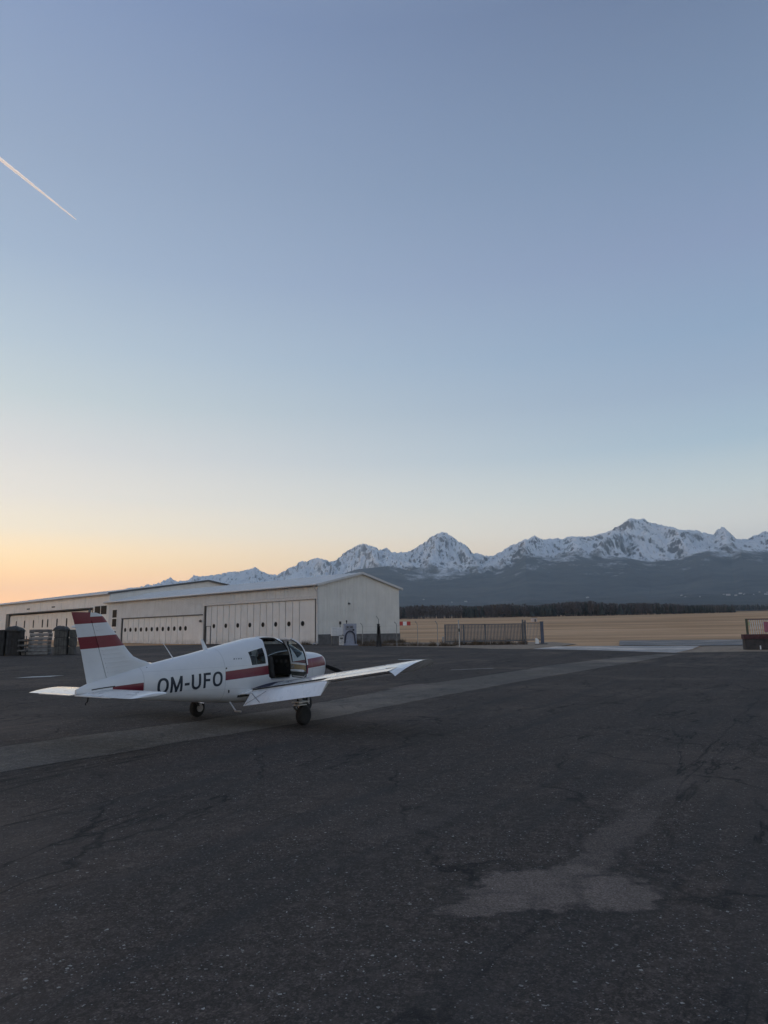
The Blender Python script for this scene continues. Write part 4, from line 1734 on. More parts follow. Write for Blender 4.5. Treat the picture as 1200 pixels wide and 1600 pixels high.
# fuselage: a shell with a cabin inside, door opening, side windows and windscreen cut through
DOOR_POLY = [(2.07, .905), (2.64, .900), (2.72, .955), (2.75, 1.19), (2.745, 1.47), (2.735, 1.61), (2.65, 1.77), (2.62, 2.05), (2.22, 2.05), (2.15, 1.74), (2.05, 1.665), (1.995, 1.49), (1.965, 1.29), (1.985, 1.00)]


def inset(poly, d):
    c = (sum(p[0] for p in poly) / len(poly), sum(p[1] for p in poly) / len(poly))
    n = len(poly)
    area = sum(poly[i][0] * poly[(i + 1) % n][1] - poly[(i + 1) % n][0] * poly[i][1] for i in range(n))
    sg = 1 if area > 0 else -1
    out = []
    for i in range(n):
        a, b, c_ = Vector(poly[i - 1]), Vector(poly[i]), Vector(poly[(i + 1) % n])
        e1, e2 = (b - a).normalized(), (c_ - b).normalized()
        n1, n2 = Vector((-e1.y, e1.x)) * sg, Vector((-e2.y, e2.x)) * sg
        bis = (n1 + n2)
        k = d / max(.35, 1 + n1.dot(n2))
        out.append(tuple(b + bis * k))
    return out


REAR_WIN = [(2.80, 1.235), (3.235, 1.215), (3.26, 1.505), (2.81, 1.595)]
PORT_WIN = [(2.02, 1.23), (2.68, 1.215), (2.70, 1.60), (2.30, 1.64), (2.10, 1.52)]
SCREEN_POLY = [(1.27, 1.49), (1.72, 1.330), (1.82, 1.345), (2.02, 1.70), (2.02, 2.1), (.9, 2.1), (.9, 1.49)]

fus = loft('fuselage', 0, .45, 6.98, PAINT, 96, .04)
cav = loft('cut', .035, 1.30, 3.62, CABIN, 72, .05)
ops = [('DIFFERENCE', cav),
       ('DIFFERENCE', side_prism('cut', REAR_WIN, -1, 1, RUBBER)),
       ('DIFFERENCE', side_prism('cut', PORT_WIN, -1, -.05, RUBBER)),
       ('DIFFERENCE', side_prism('cut', DOOR_POLY, .16, 1, RUBBER)),
       ('DIFFERENCE', side_prism('cut', SCREEN_POLY, -1, 1, WINGP))]
bool_eval(fus, ops)
fus.parent = plane
fus.data.polygons.foreach_set('use_smooth', [True] * len(fus.data.polygons))
fus.data.set_sharp_from_angle(angle=R(32))


def shell_piece(name, off0, off1, s0, s1, cutters, mat, parent, smooth=35, n=72):
    o = loft(name, off0, s0, s1, mat, n, .05)
    ops_ = [('DIFFERENCE', loft('cut', off1, s0 - .2, s1 + .2, mat, n, .05))] + cutters
    bool_eval(o, ops_)
    o.parent = parent
    o.data.polygons.foreach_set('use_smooth', [True] * len(o.data.polygons))
    o.data.set_sharp_from_angle(angle=R(smooth))
    return o


for y0, y1 in ((.02, 1), (-1, -.02)):
    o = shell_piece('side_window', .010, .016, 2.6, 3.45, [('INTERSECT', side_prism('cut', inset(REAR_WIN, -.008), y0, y1, SCREEN))], SCREEN, plane)
    mb = MB()
    q = [(a, ysurf(a, b) * (1 if y0 > 0 else -1), b) for a, b in REAR_WIN]
    for i in range(4):
        a, b = REAR_WIN[i], REAR_WIN[(i + 1) % 4]
        pts = [(a[0] + (b[0] - a[0]) * t_, a[1] + (b[1] - a[1]) * t_) for t_ in np.linspace(0, 1, 6)]
        mb.tube([(s, (ysurf(s, z_) + .001) * (1 if y0 > 0 else -1), z_) for s, z_ in pts], .011, 6)
    mb.build('window_frame', METALW, o)
shell_piece('side_window', .010, .016, 1.8, 2.8, [('INTERSECT', side_prism('cut', inset(PORT_WIN, -.008), -1, -.02, SCREEN))], SCREEN, plane)
wsc = shell_piece('windscreen', .006, .013, 1.1, 2.2, [('INTERSECT', side_prism('cut', inset(SCREEN_POLY, -.01), -1, 1, SCREEN))], glass('windscreen_glass', (.55, .60, .62), .0), plane)
mb = MB()
mb.tube([(s, .0, fZT(s) - .004) for s in np.linspace(1.26, 2.0, 9)], .018, 6)
mb.build('centre_post', METALW, wsc)
for sg in (1, -1):
    mb = MB()
    pts = [(s, z_) for s, z_ in zip(np.linspace(1.80, 2.03, 8), np.linspace(1.335, 1.715, 8))]
    mb.tube([(s, (ysurf(s, z_) - .004) * sg, z_) for s, z_ in pts], .024, 6)
    mb.build('windscreen_post', METALW, wsc)

# open door, hinged at its front edge
HNG = Vector((1.985, ysurf(1.985, 1.05), 0))
DOOR_ANGLE = R(69)
DM = Matrix.Translation(HNG + Vector((-.01, .015, 0))) @ Matrix.Rotation(DOOR_ANGLE, 4, 'Z') @ Matrix.Translation(-HNG)
DP = inset(DOOR_POLY, .008)
DWIN = [(2.025, 1.245), (2.70, 1.230), (2.705, 1.46), (2.69, 1.605), (2.60, 1.725), (2.24, 1.715), (2.10, 1.63), (2.045, 1.46)]
door = shell_piece('cabin_door', 0, .030, 1.8, 2.95, [('INTERSECT', side_prism('cut', DP, .175, 1, PAINT)), ('DIFFERENCE', side_prism('cut', DWIN, -1, 1, RUBBER))], PAINT, plane)
door.matrix_local = DM
shell_piece('door_window', .012, .017, 1.8, 2.9, [('INTERSECT', side_prism('cut', inset(DWIN, -.01), .02, 1, SCREEN))], SCREEN, door)
shell_piece('door_seal', .024, .050, 1.8, 2.95, [('INTERSECT', side_prism('cut', DP, .175, 1, RUBBER)), ('DIFFERENCE', side_prism('cut', inset(DOOR_POLY, .024), -1, 1.2, RUBBER))], RUBBER, door)
shell_piece('door_lining', .029, .040, 1.8, 2.95, [('INTERSECT', side_prism('cut', inset(DOOR_POLY, .022), .175, 1, METALW)), ('DIFFERENCE', side_prism('cut', inset(DWIN, -.004), -1, 1.2, METALW))], METALW, door)
low = [(2.03, .955), (2.62, .95), (2.68, 1.0), (2.69, 1.05), (2.02, 1.06)]
shell_piece('lower_trim', .038, .052, 1.8, 2.95, [('INTERSECT', side_prism('cut', low, .1, 1, TRIMD))], TRIMD, door)
mid_ = [(2.03, 1.075), (2.69, 1.065), (2.70, 1.190), (2.04, 1.205)]
shell_piece('upper_trim', .038, .056, 1.8, 2.95, [('INTERSECT', side_prism('cut', mid_, .1, 1, TAN))], TAN, door)
mb = MB()
mb.tube([(s, ysurf(s, 1.065) - .085, 1.07) for s in np.linspace(2.10, 2.66, 8)], .026, 8)
mb.build('armrest', METALW, door, smooth=60)
mb = MB()
mb.box((2.14, ysurf(2.14, 1.15) - .075, 1.15), (.10, .05, .06))
mb.build('door_handle', STEEL, door)
for zz in (1.02, 1.22):
    mb = MB()
    mb.tube([(1.985, HNG.y + .012, zz - .04), (1.985, HNG.y + .012, zz + .04)], .014, 8)
    mb.build('hinge', METALW, plane)
mb = MB()
sill = [(1.86, .905), (2.54, .895)]
mb.tube([(s, ysurf(s, .9) + .002, .902) for s in np.linspace(2.06, 2.65, 8)], .012, 6)
mb.build('door_sill', STEEL, plane)

# cabin inside
mb = MB()
mb.box((2.45, 0, .60), (2.2, .98, .04))
mb.build('cabin_floor', CARPET, plane)
for sy in (-1, 1):
    mb = MB()
    vs = []
    ss_ = list(np.linspace(1.5, 3.5, 12)) if sy < 0 else list(np.linspace(2.78, 3.5, 6))
    for s_ in ss_:
        for z_ in (.62, .9, 1.17):
            vs.append((s_, sy * (ysurf(s_, z_) - .045), z_))
    mb.add(vs, [(3 * i + k, 3 * i + k + 1, 3 * i + 4 + k, 3 * i + 3 + k) for i in range(len(ss_) - 1) for k in range(2)])
    mb.build('side_lining', SEAT, plane)
mb = MB()
mb.box((1.52, 0, 1.14), (.06, 1.02, .42))
mb.box((1.46, 0, 1.365), (.26, .96, .03))
pn = mb.build('instrument_panel', SEAT, plane)
mb = MB()
for k in range(6):
    mb.lathe([(0, .042), (.012, .042)], (1.551, -.42 + k * .15, 1.24), 'X', 14)
mb.build('dial', plain('dial_face', (.10, .10, .10), .2), pn)
for sy in (-.27, .27):
    mb = MB()
    mb.tube([(1.56, sy, 1.12), (1.72, sy, 1.14)], .018, 8)
    pts = [(1.72, sy + .13 * math.cos(t_), 1.16 + .10 * math.sin(t_)) for t_ in np.linspace(math.pi * .95, 2.05 * math.pi, 14)]
    mb.tube(pts, .014, 6)
    mb.build('control_yoke', RUBBER, plane)


def seat(s, y, w):
    mb = MB()
    mb.box((s, y, .80), (.50, w, .15))
    st = mb.build('seat', SEAT, plane)
    for md in (st.modifiers.new('round', 'BEVEL'),):
        md.width, md.segments = .05, 3
    mb = MB()
    M_ = Matrix.Rotation(R(12), 3, 'Y')
    mb.box((s + .27, y, 1.10), (.13, w * .94, .60), M=M_)
    bk = mb.build('seat_back', SEAT, st)
    md = bk.modifiers.new('round', 'BEVEL')
    md.width, md.segments = .05, 3


seat(2.22, -.26, .46)
seat(2.22, .26, .46)
seat(3.12, 0, .92)
for sy in (-.26, .26):
    mb = MB()
    mb.box((2.60, sy, 1.47), (.09, .24, .14), M=Matrix.Rotation(R(12), 3, 'Y'))
    mb.tube([(2.58, sy - .06, 1.36), (2.60, sy - .06, 1.46)], .008, 6)
    mb.tube([(2.58, sy + .06, 1.36), (2.60, sy + .06, 1.46)], .008, 6)
    mb.build('headrest', SEAT, plane)
mb = MB()
ss_ = list(np.linspace(2.06, 2.66, 8))
mb.add([(s_, -(ysurf(s_, z_) - .05), z_) for s_ in ss_ for z_ in (1.27, 1.42, 1.56)], [(3 * i + k, 3 * i + k + 1, 3 * i + 4 + k, 3 * i + 3 + k) for i in range(7) for k in range(2)])
mb.build('brightening_panel', plain('brightening_panel_pale', (.80, .78, .76), .7, var=.3, scale=9), plane)  # pale panel added inside the port window to lighten the view through the door
mb = MB()
mb.box((2.1, -.02, 1.735), (.26, .12, .05))
mb.build('sun_visor', RUBBER, plane)

# cowling details, spinner and propeller
mb = MB()
mb.lathe([(-.14, .012), (-.11, .05), (-.05, .098), (.01, .128), (.05, .135)], (.37, 0, 1.16), 'X', 24)
sp = mb.build('spinner', METALW, plane, smooth=60)
prop = empty('propeller', (.40, 0, 1.16))
prop.parent = plane
for k in range(2):
    mb = MB()
    rr_ = [.07, .16, .28, .42, .58, .74, .86, .93]
    ch = [.06, .085, .115, .135, .135, .120, .095, .05]
    tw = [55, 46, 38, 31, 25, 21, 18, 17]
    th = [.045, .035, .026, .021, .017, .013, .010, .006]
    vs, fs = [], []
    for q, c_, a_, h_ in zip(rr_, ch, tw, th):
        for t_ in np.linspace(0, 2 * math.pi, 11)[:-1]:
            u_, v_ = c_ / 2 * math.cos(t_), h_ / 2 * math.sin(t_)
            ca, sa = math.cos(R(a_)), math.sin(R(a_))
            vs.append((u_ * sa + v_ * ca - .02, q, u_ * ca - v_ * sa))
    for i in range(len(rr_) - 1):
        for j in range(10):
            fs.append((i * 10 + j, i * 10 + (j + 1) % 10, (i + 1) * 10 + (j + 1) % 10, (i + 1) * 10 + j))
    fs += [tuple(range(9, -1, -1)), tuple(70 + j for j in range(10))]
    mb.add(vs, fs)
    b_ = mb.build('blade', plain('prop_black', (.016, .016, .017), .45), prop, smooth=50)
    b_.rotation_euler = (R(-16) + math.pi * k, 0, 0)
mb = MB()
for sy in (-.20, .20):
    mb.lathe([(.0, .095), (.02, .10)], (.435, sy, 1.12), 'X', 20)
mb.build('air_intake', DARKT, plane)
mb = MB()
mb.tube([(.95, .18, .60), (.98, .18, .48), (1.05, .18, .44)], .03, 10)
mb.build('exhaust_pipe', plain('exhaust', (.12, .10, .09), .6, .6), plane, smooth=60)

# wings
DIH_S, DIH_P = math.tan(R(8.0)), math.tan(R(5.9))


def airfoil(n=15):
    xs = [.5 * (1 - math.cos(math.pi * i / (n - 1))) for i in range(n)]
    yt = lambda x: 5 * .15 * (.2969 * math.sqrt(x) - .126 * x - .3516 * x**2 + .2843 * x**3 - .1036 * x**4)
    cam_ = lambda x: .018 * 4 * x * (1 - x)
    up = [(x, cam_(x) + yt(x)) for x in xs]
    lo = [(x, cam_(x) - yt(x) * .82) for x in xs]
    return up, lo


UP, LO = airfoil(17)
LE_S, CH = 1.96, 1.60


def wing_pt(y, x, zrel, scale=1.0, drop=0.0):
    """x in chords from the leading edge, zrel in chords"""
    inc = math.tan(R(2.0))
    ya = abs(y)
    z0 = .705 + (ya - .58) * (DIH_S if y > 0 else DIH_P)
    sc = scale
    x_ = .42 + (x - .42) * sc
    return (LE_S + x_ * CH, y, z0 + (zrel * sc) * CH - (x_ * CH) * inc - drop)


def interp_foil(arr, x):
    return float(np.interp(x, [p[0] for p in arr], [p[1] for p in arr]))


def foil_loop(x0, x1, n=14):
    xs = [x0 + (x1 - x0) * .5 * (1 - math.cos(math.pi * i / (n - 1))) for i in range(n)]
    return [(x, interp_foil(UP, x)) for x in xs] + [(x, interp_foil(LO, x)) for x in xs[::-1]]


def span_loft(name, stations, loop, mat, parent, smooth=40):
    """stations: (y, scale, drop)"""
    mb = MB()
    n = len(loop)
    vs, fs = [], []
    for y, sc_, dr in stations:
        vs += [wing_pt(y, x, z_, sc_, dr) for x, z_ in loop]
    for i in range(len(stations) - 1):
        for k in range(n):
            fs.append((i * n + k, i * n + (k + 1) % n, (i + 1) * n + (k + 1) % n, (i + 1) * n + k))
    fs += [tuple(range(n - 1, -1, -1)), tuple((len(stations) - 1) * n + k for k in range(n))]
    mb.add(vs, fs)
    return mb.build(name, mat, parent, smooth=smooth)


XC = .80
for sg in (1, -1):
    wing = span_loft('wing', [(sg * y, 1, 0) for y in np.linspace(.30, 3.98, 12)], foil_loop(0, XC, 18), WINGP, plane)
    span_loft('wing_root_edge', [(sg * y, 1, 0) for y in (.30, .585)], foil_loop(XC + .002, 1.0), WINGP, wing)
    tm = MB()
    tl_loop = foil_loop(0, 1.0, 26)
    vs, fs = [], []
    fr_ = [0, .25, .5, .72, .88, .97, 1.0]
    for f_ in fr_:
        for x_, z_ in tl_loop:
            y0 = 3.983 if x_ < .79 else 4.285
            yt = float(np.interp(x_, [0, .03, .08, .16, .28, .45, .7, 1.0], [4.24, 4.33, 4.39, 4.42, 4.435, 4.43, 4.415, 4.405]))
            yt = max(yt, y0 + .01)
            zu = interp_foil(UP, x_)
            zq = z_ + (zu - z_) * f_ ** 1.6 - .012 * f_ ** 3
            p_ = wing_pt(sg * (y0 + (yt - y0) * f_), x_, zq)
            vs.append((p_[0], p_[1], p_[2] - 0.068 * f_ ** 1.5 * max(0, x_ - .35) ** 1.5 / .52))
    n = len(tl_loop)
    for i in range(len(fr_) - 1):
        for k in range(n):
            fs.append((i * n + k, i * n + (k + 1) % n, (i + 1) * n + (k + 1) % n, (i + 1) * n + k))
    tm.add(vs, fs)
    tm.build('wing_tip', WINGP, wing, smooth=50)
    # flap, lowered
    fl = MB()
    hx, hz = LE_S + (XC + .012) * CH, None
    loop = [(-.012, .012), (.02, .030), (.10, .026), (.365, .004), (.365, -.002), (.10, -.020), (.02, -.026), (-.012, -.014)]
    ang = R(44)
    vs, fs = [], []
    ys = np.linspace(.60, 2.66, 14)
    for y in ys:
        b0 = wing_pt(sg * y, XC + .012, interp_foil(LO, XC) * .35)
        for a_, c_ in loop:
            x_, z_ = a_ * math.cos(ang) + c_ * math.sin(ang), -a_ * math.sin(ang) + c_ * math.cos(ang)
            vs.append((b0[0] + x_, sg * y, b0[2] + z_ + .005))
    n = len(loop)
    for i in range(len(ys) - 1):
        for k in range(n):
            fs.append((i * n + k, i * n + (k + 1) % n, (i + 1) * n + (k + 1) % n, (i + 1) * n + k))
    fs += [tuple(range(n - 1, -1, -1)), tuple((len(ys) - 1) * n + k for k in range(n))]
    fl.add(vs, fs)
    flap = fl.build('flap', WINGP, wing, smooth=35)
    gp = MB()
    for y0_, y1_ in zip(np.linspace(.60, 2.60, 8), np.linspace(.60, 2.60, 8)[1:]):
        a, b = wing_pt(sg * y0_, XC + .004, interp_foil(UP, XC) * .9), wing_pt(sg * y1_, XC + .004, interp_foil(UP, XC) * .9)
        gp.bar((a[0], a[1], a[2] - .008), (b[0], b[1], b[2] - .008), .016, .026)
    for y0_, y1_ in zip(np.linspace(2.70, 4.2, 6), np.linspace(2.70, 4.2, 6)[1:]):
        a, b = wing_pt(sg * y0_, XC + .003, interp_foil(LO, XC) * .7), wing_pt(sg * y1_, XC + .003, interp_foil(LO, XC) * .7)
        gp.bar(a, b, .012, .02)
    gp.build('hinge_gap', DARKT, wing)
    # pressed ribs on the flap
    rb = MB()
    for y in np.arange(1.15, 2.6, .115):
        b0 = wing_pt(sg * y, XC + .012, interp_foil(LO, XC) * .35)
        P_ = lambda a_, c_: Vector((b0[0] + a_ * math.cos(ang) + c_ * math.sin(ang), sg * y, b0[2] - a_ * math.sin(ang) + c_ * math.cos(ang) + .005))
        rb.bar(P_(.06, .0275), P_(.33, .0065), .014, .008)
    tag(rb.build('pressed_rib', WINGP, flap), kind='stuff')
    # no-step cross on the inner end
    cr = MB()
    def FP(y, a_):
        b0 = wing_pt(sg * y, XC + .012, interp_foil(LO, XC) * .35)
        c_ = .0335 - (a_ - .02) * .0755
        return Vector((b0[0] + a_ * math.cos(ang) + c_ * math.sin(ang), sg * y, b0[2] - a_ * math.sin(ang) + c_ * math.cos(ang) + .005))
    cr.bar(FP(.64, .05), FP(1.05, .335), .018, .005)
    cr.bar(FP(1.05, .05), FP(.64, .335), .018, .005)
    cr.build('step_cross', plain('cross_line', (.16, .16, .17), .6), flap)
    # aileron
    ys = np.linspace(2.69, 4.27, 10)
    loop = [(.004, interp_foil(UP, XC) * CH - .004), (.12, interp_foil(UP, XC + .075) * CH), (.24, interp_foil(UP, XC + .15) * CH), (.318, .004), (.318, -.002), (.24, interp_foil(LO, XC + .15) * CH), (.12, interp_foil(LO, XC + .075) * CH), (.004, interp_foil(LO, XC) * CH + .004)]
    am = MB()
    vs, fs = [], []
    up_ = R(4.0) * sg
    for y in ys:
        b0 = wing_pt(sg * y, XC, 0)
        for a_, c_ in loop:
            a2, c2 = a_ * math.cos(up_) - c_ * math.sin(up_), a_ * math.sin(up_) + c_ * math.cos(up_)
            vs.append((b0[0] + a2 + .006, sg * y, b0[2] + c2 - a_ * .035))
    n = len(loop)
    for i in range(len(ys) - 1):
        for k in range(n):
            fs.append((i * n + k, i * n + (k + 1) % n, (i + 1) * n + (k + 1) % n, (i + 1) * n + k))
    fs += [tuple(range(n - 1, -1, -1)), tuple((len(ys) - 1) * n + k for k in range(n))]
    am.add(vs, fs)
    am.build('aileron', WINGP, wing, smooth=35)
    # joints across the skin
    jm = MB()
    for y in (1.12, 1.95, 2.78, 3.6):
        for i in range(8):
            x0, x1 = .02 + .76 * i / 8, .02 + .76 * (i + 1) / 8
            a, b = wing_pt(sg * y, x0, interp_foil(UP, x0)), wing_pt(sg * y, x1, interp_foil(UP, x1))
            jm.bar((a[0], sg * y, a[2] + .0005), (b[0], sg * y, b[2] + .0005), .006, .004)
    jm.build('skin_joint', plain('skin_joint_grey', (.45, .46, .48), .5), wing)
    if sg == 1:
        # wing walk on the starboard root
        wm = MB()
        gx = np.linspace(.16, .795, 12)
        vs, fs = [], []
        for x_ in gx:
            yo = .60 + .46 * min(1, max(.12, (x_ - .08) / .66))
            for y in (.50, .60, yo):
                a = wing_pt(y, x_, interp_foil(UP, x_))
                vs.append((a[0], y, a[2] + .004))
        for i in range(len(gx) - 1):
            for k in range(2):
                fs.append((i * 3 + k, i * 3 + k + 1, i * 3 + 4 + k, i * 3 + 3 + k))
        wm.add(vs, fs)
        wm.build('wing_walk', NAVY, wing)
    # main gear
    gy = sg * 1.52
    strut = MB()
    zw = wing_pt(sg * 1.52, .5, 0)[2]
    strut.tube([(AXLE + .02, gy, zw - .02), (AXLE, gy, .42)], .055, 12)
    strut.tube([(AXLE, gy, .46), (AXLE, gy, .20)], .036, 12)
    strut.tube([(AXLE, gy - sg * .02, .20), (AXLE, gy + sg * .14, .20)], .03, 10)
    gs = strut.build('main_gear', STEEL, plane, smooth=50)
    lk = MB()
    lk.bar((AXLE + .05, gy, .50), (AXLE + .18, gy, .37), .05, .02)
    lk.bar((AXLE + .18, gy, .37), (AXLE + .04, gy, .25), .05, .02)
    lk.build('torque_link', FRAMEG, gs)
    bl_ = MB()
    bl_.tube([(AXLE + .07, gy, .56), (AXLE + .10, gy, .40), (AXLE + .05, gy + sg * .03, .26)], .012, 6)
    bl_.build('brake_line', RUBBER, gs)
    wh = MB()
    wy = gy + sg * .10
    wh.lathe([(-.068, .095), (-.073, .14), (-.066, .175), (-.042, .196), (0, .202), (.042, .196), (.066, .175), (.073, .14), (.068, .095)], (AXLE, wy, .20), 'Y', 32)
    tyre = wh.build('tyre', TYRE, gs, smooth=60)
    rm = MB()
    rm.lathe([(-.06, .02), (-.062, .10), (-.05, .112), (.05, .112), (.062, .10), (.045, .06), (.06, .02)], (AXLE, wy, .20), 'Y', 24)
    rm.build('rim', plain('rim_grey', (.10, .10, .105), .6, .2), gs, smooth=40)
    br = MB()
    br.lathe([(-.012, .085), (.012, .085)], (AXLE, gy + sg * .005, .20), 'Y', 20)
    br.build('brake_disc', STEEL, gs)
    fr = MB()
    fr.box((AXLE + .03, gy + sg * .05, .475), (.34, .20, .022))
    fr.box((AXLE + .06, gy + sg * .05, .415), (.26, .16, .018))
    fr.build('gear_fairing', METALW, gs)

# wing root fillet plates
# nose gear
strut = MB()
strut.tube([(.82, 0, .66), (.79, 0, .40)], .045, 12)
for sy in (-.085, .085):
    strut.bar((.79, sy, .42), (.79, sy, .20), .03, .04)
strut.box((.79, 0, .42), (.08, .20, .05))
strut.tube([(.79, -.11, .20), (.79, .11, .20)], .02, 8)
gs = strut.build('nose_gear', STEEL, plane, smooth=50)
wh = MB()
wh.lathe([(-.065, .09), (-.068, .14), (-.055, .18), (0, .20), (.055, .18), (.068, .14), (.065, .09)], (.79, 0, .20), 'Y', 28)
wh.build('tyre', TYRE, gs, smooth=60)
rm = MB()
rm.lathe([(-.05, .03), (-.052, .09), (.052, .09), (.05, .03)], (.79, 0, .20), 'Y', 20)
rm.build('rim', STEEL, gs, smooth=40)

# fin and rudder
FIN_LE = [(1.05, 5.62), (1.22, 5.40), (1.34, 5.42), (1.40, 5.56), (1.435, 5.68), (1.50, 5.835), (1.60, 5.945), (1.70, 6.035), (1.91, 6.225), (2.13, 6.425), (2.22, 6.505), (2.27, 6.57), (2.30, 6.67)]
fLE = lambda z_: float(np.interp(z_, [q[0] for q in FIN_LE], [q[1] for q in FIN_LE]))
fHG = lambda z_: 6.40 + (z_ - 1.08) * .344
fTE = lambda z_: float(np.interp(z_, [.96, 1.65, 1.86, 2.09, 2.32], [6.745, 6.93, 7.005, 7.075, 7.16]))


def fin_th(z_):
    return .105 - .05 * (z_ - 1.1) / 1.2


def blade(name, zs, f0, f1, th0, mat, parent, full=True, closing=None):
    mb = MB()
    n = 12
    vs, fs = [], []
    for z_ in zs:
        a, b, t_ = f0(z_), f1(z_), th0(z_)
        for k in range(n):
            q = k / (n - 1)
            x = a + (b - a) * (.5 - .5 * math.cos(math.pi * q)) if full else a + (b - a) * q
            u_ = (x - a) / max(1e-4, b - a)
            h_ = t_ / 2 * (math.sqrt(min(1, u_ * 5)) if full else (1 - u_ * .93))
            if full:
                h_ = t_ / 2 * min(1, (u_ * 4.5) ** .55)
            vs.append((x, h_, z_))
        for k in range(n - 1, -1, -1):
            p_ = vs[-(n - k) - (n - 1 - k)] if False else None
        base_ = vs[-n:]
        vs += [(p_[0], -p_[1], p_[2]) for p_ in base_[::-1]]
    m_ = 2 * n
    for i in range(len(zs) - 1):
        for k in range(m_):
            fs.append((i * m_ + k, i * m_ + (k + 1) % m_, (i + 1) * m_ + (k + 1) % m_, (i + 1) * m_ + k))
    fs += [tuple(range(m_ - 1, -1, -1)), tuple((len(zs) - 1) * m_ + k for k in range(m_))]
    mb.add(vs, fs)
    return mb.build(name, mat, parent, smooth=35)


fin = blade('fin', [1.05, 1.22, 1.34, 1.40, 1.435, 1.50, 1.60, 1.70, 1.80, 1.91, 2.02, 2.13, 2.22, 2.27, 2.30], fLE, lambda z_: fHG(z_) - .006, fin_th, FINP, plane)
rud = blade('rudder', [1.035, 1.2, 1.4, 1.6, 1.8, 2.0, 2.15, 2.26, 2.305], lambda z_: fHG(z_) + .008 - (.06 if z_ > 2.2 else 0), fTE, lambda z_: fin_th(z_) * (1 if z_ < 2.3 else .6), FINP, plane, full=False)
rb = MB()
for z_ in (1.50, 1.575, 1.65, 1.42, 1.34, 1.26, 2.0, 2.07):
    a, b = max(fLE(z_) + .22, 5.95), fHG(z_) - .06
    t_ = fin_th(z_)
    for sg in (1, -1):
        rb.bar((a, sg * (t_ / 2 + .001), z_ + .012), (b, sg * (t_ / 2 + .001), z_ - .02), .018, .016)
tag(rb.build('pressed_rib', FINP, fin), kind='stuff')
rb = MB()
for z_ in (1.16, 1.45, 2.02, 1.78):
    a, b = fHG(z_) + .08, fTE(z_) - .10
    t_ = fin_th(z_)
    for sg in (1, -1):
        rb.bar((a, sg * t_ / 2 * .82, z_), (b, sg * t_ / 2 * .40, z_ - .02), .009, .008)
tag(rb.build('pressed_rib', FINP, rud), kind='stuff')
mb = MB()
mb.lathe([(0, .022), (.03, .024), (.05, .016), (.06, .004)], (6.80, 0, 2.30), 'Z', 12)
mb.build('beacon', plain('beacon_lens', (.10, .09, .09), .3), fin, smooth=50)
mb = MB()
mb.lathe([(-.03, .018), (.0, .022), (.03, .012)], (7.10, 0, 2.05), 'X', 10)
mb.build('tail_light', WHITEP, rud, smooth=50)

# all-moving tailplane
for sg in (1, -1):
    mb = MB()
    n = len(UP)
    loop = [(x, z_ * .62) for x, z_ in UP] + [(x, z_ * .62) for x, z_ in LO[::-1]]
    vs, fs = [], []
    sts = [(.06, 1, 0), (.6, 1, 0), (1.1, 1, 0), (1.40, 1, 0), (1.475, .96, .0), (1.515, .86, .0), (1.535, .6, .0)]
    for y, k_, dx in sts:
        for x, z_ in loop:
            xx = .55 + (x - .55) * k_
            vs.append((6.205 + xx * .775, sg * y, .906 + z_ * k_ * .80 - xx * .775 * .045))
    m_ = len(loop)
    for i in range(len(sts) - 1):
        for k in range(m_):
            fs.append((i * m_ + k, i * m_ + (k + 1) % m_, (i + 1) * m_ + (k + 1) % m_, (i + 1) * m_ + k))
    fs += [tuple(range(m_ - 1, -1, -1)), tuple((len(sts) - 1) * m_ + k for k in range(m_))]
    mb.add(vs, fs)
    st = mb.build('tailplane', WINGP, plane, smooth=45)
    mb = MB()
    mb.box((6.99, sg * .55, .876), (.10, .95, .012), M=Matrix.Rotation(R(3), 3, 'Y'))
    mb.build('trim_tab', WINGP, st)
mb = MB()
mb.tube([(6.72, 0, .86), (6.74, 0, .74)], .012, 6)
mb.tube([(6.74, 0, .74), (6.78, 0, .72), (6.76, 0, .69)], .010, 6)
mb.build('tail_hook', RUBBER, plane)
# dark slot where the tailplane passes through the tail cone
mb = MB()
for sg in (1, -1):
    pts = [(s, sg * (ysurf(s, z_) + .002), z_) for s, z_ in ((6.30, .985), (6.45, .975), (6.60, .962), (6.72, .95))]
    mb.tube(pts, .010, 5)
mb.build('tailplane_slot', DARKT, plane)

# antennas
mb = MB()
mb.prism([(0, -.03), (.13, -.03), (-.02 + .24, .20), (.17, .21)], lambda a, b, t_: (3.98 + a, t_, fZT(4.02) + b), -.008, .008)
mb.build('blade_antenna', METALW, plane)
mb = MB()
mb.tube([(4.90, 0, fZT(4.9) - .01), (4.93, 0, fZT(4.9) + .03), (5.17, 0, fZT(4.9) + .31)], [.014, .010, .006], 6)
mb.build('whip_antenna', METALW, plane)
mb = MB()
mb.tube([(2.55, .02, fZT(2.55) - .005), (2.55, .02, fZT(2.55) + .02)], .05, 14)
mb.build('cabin_vent', METALW, plane)

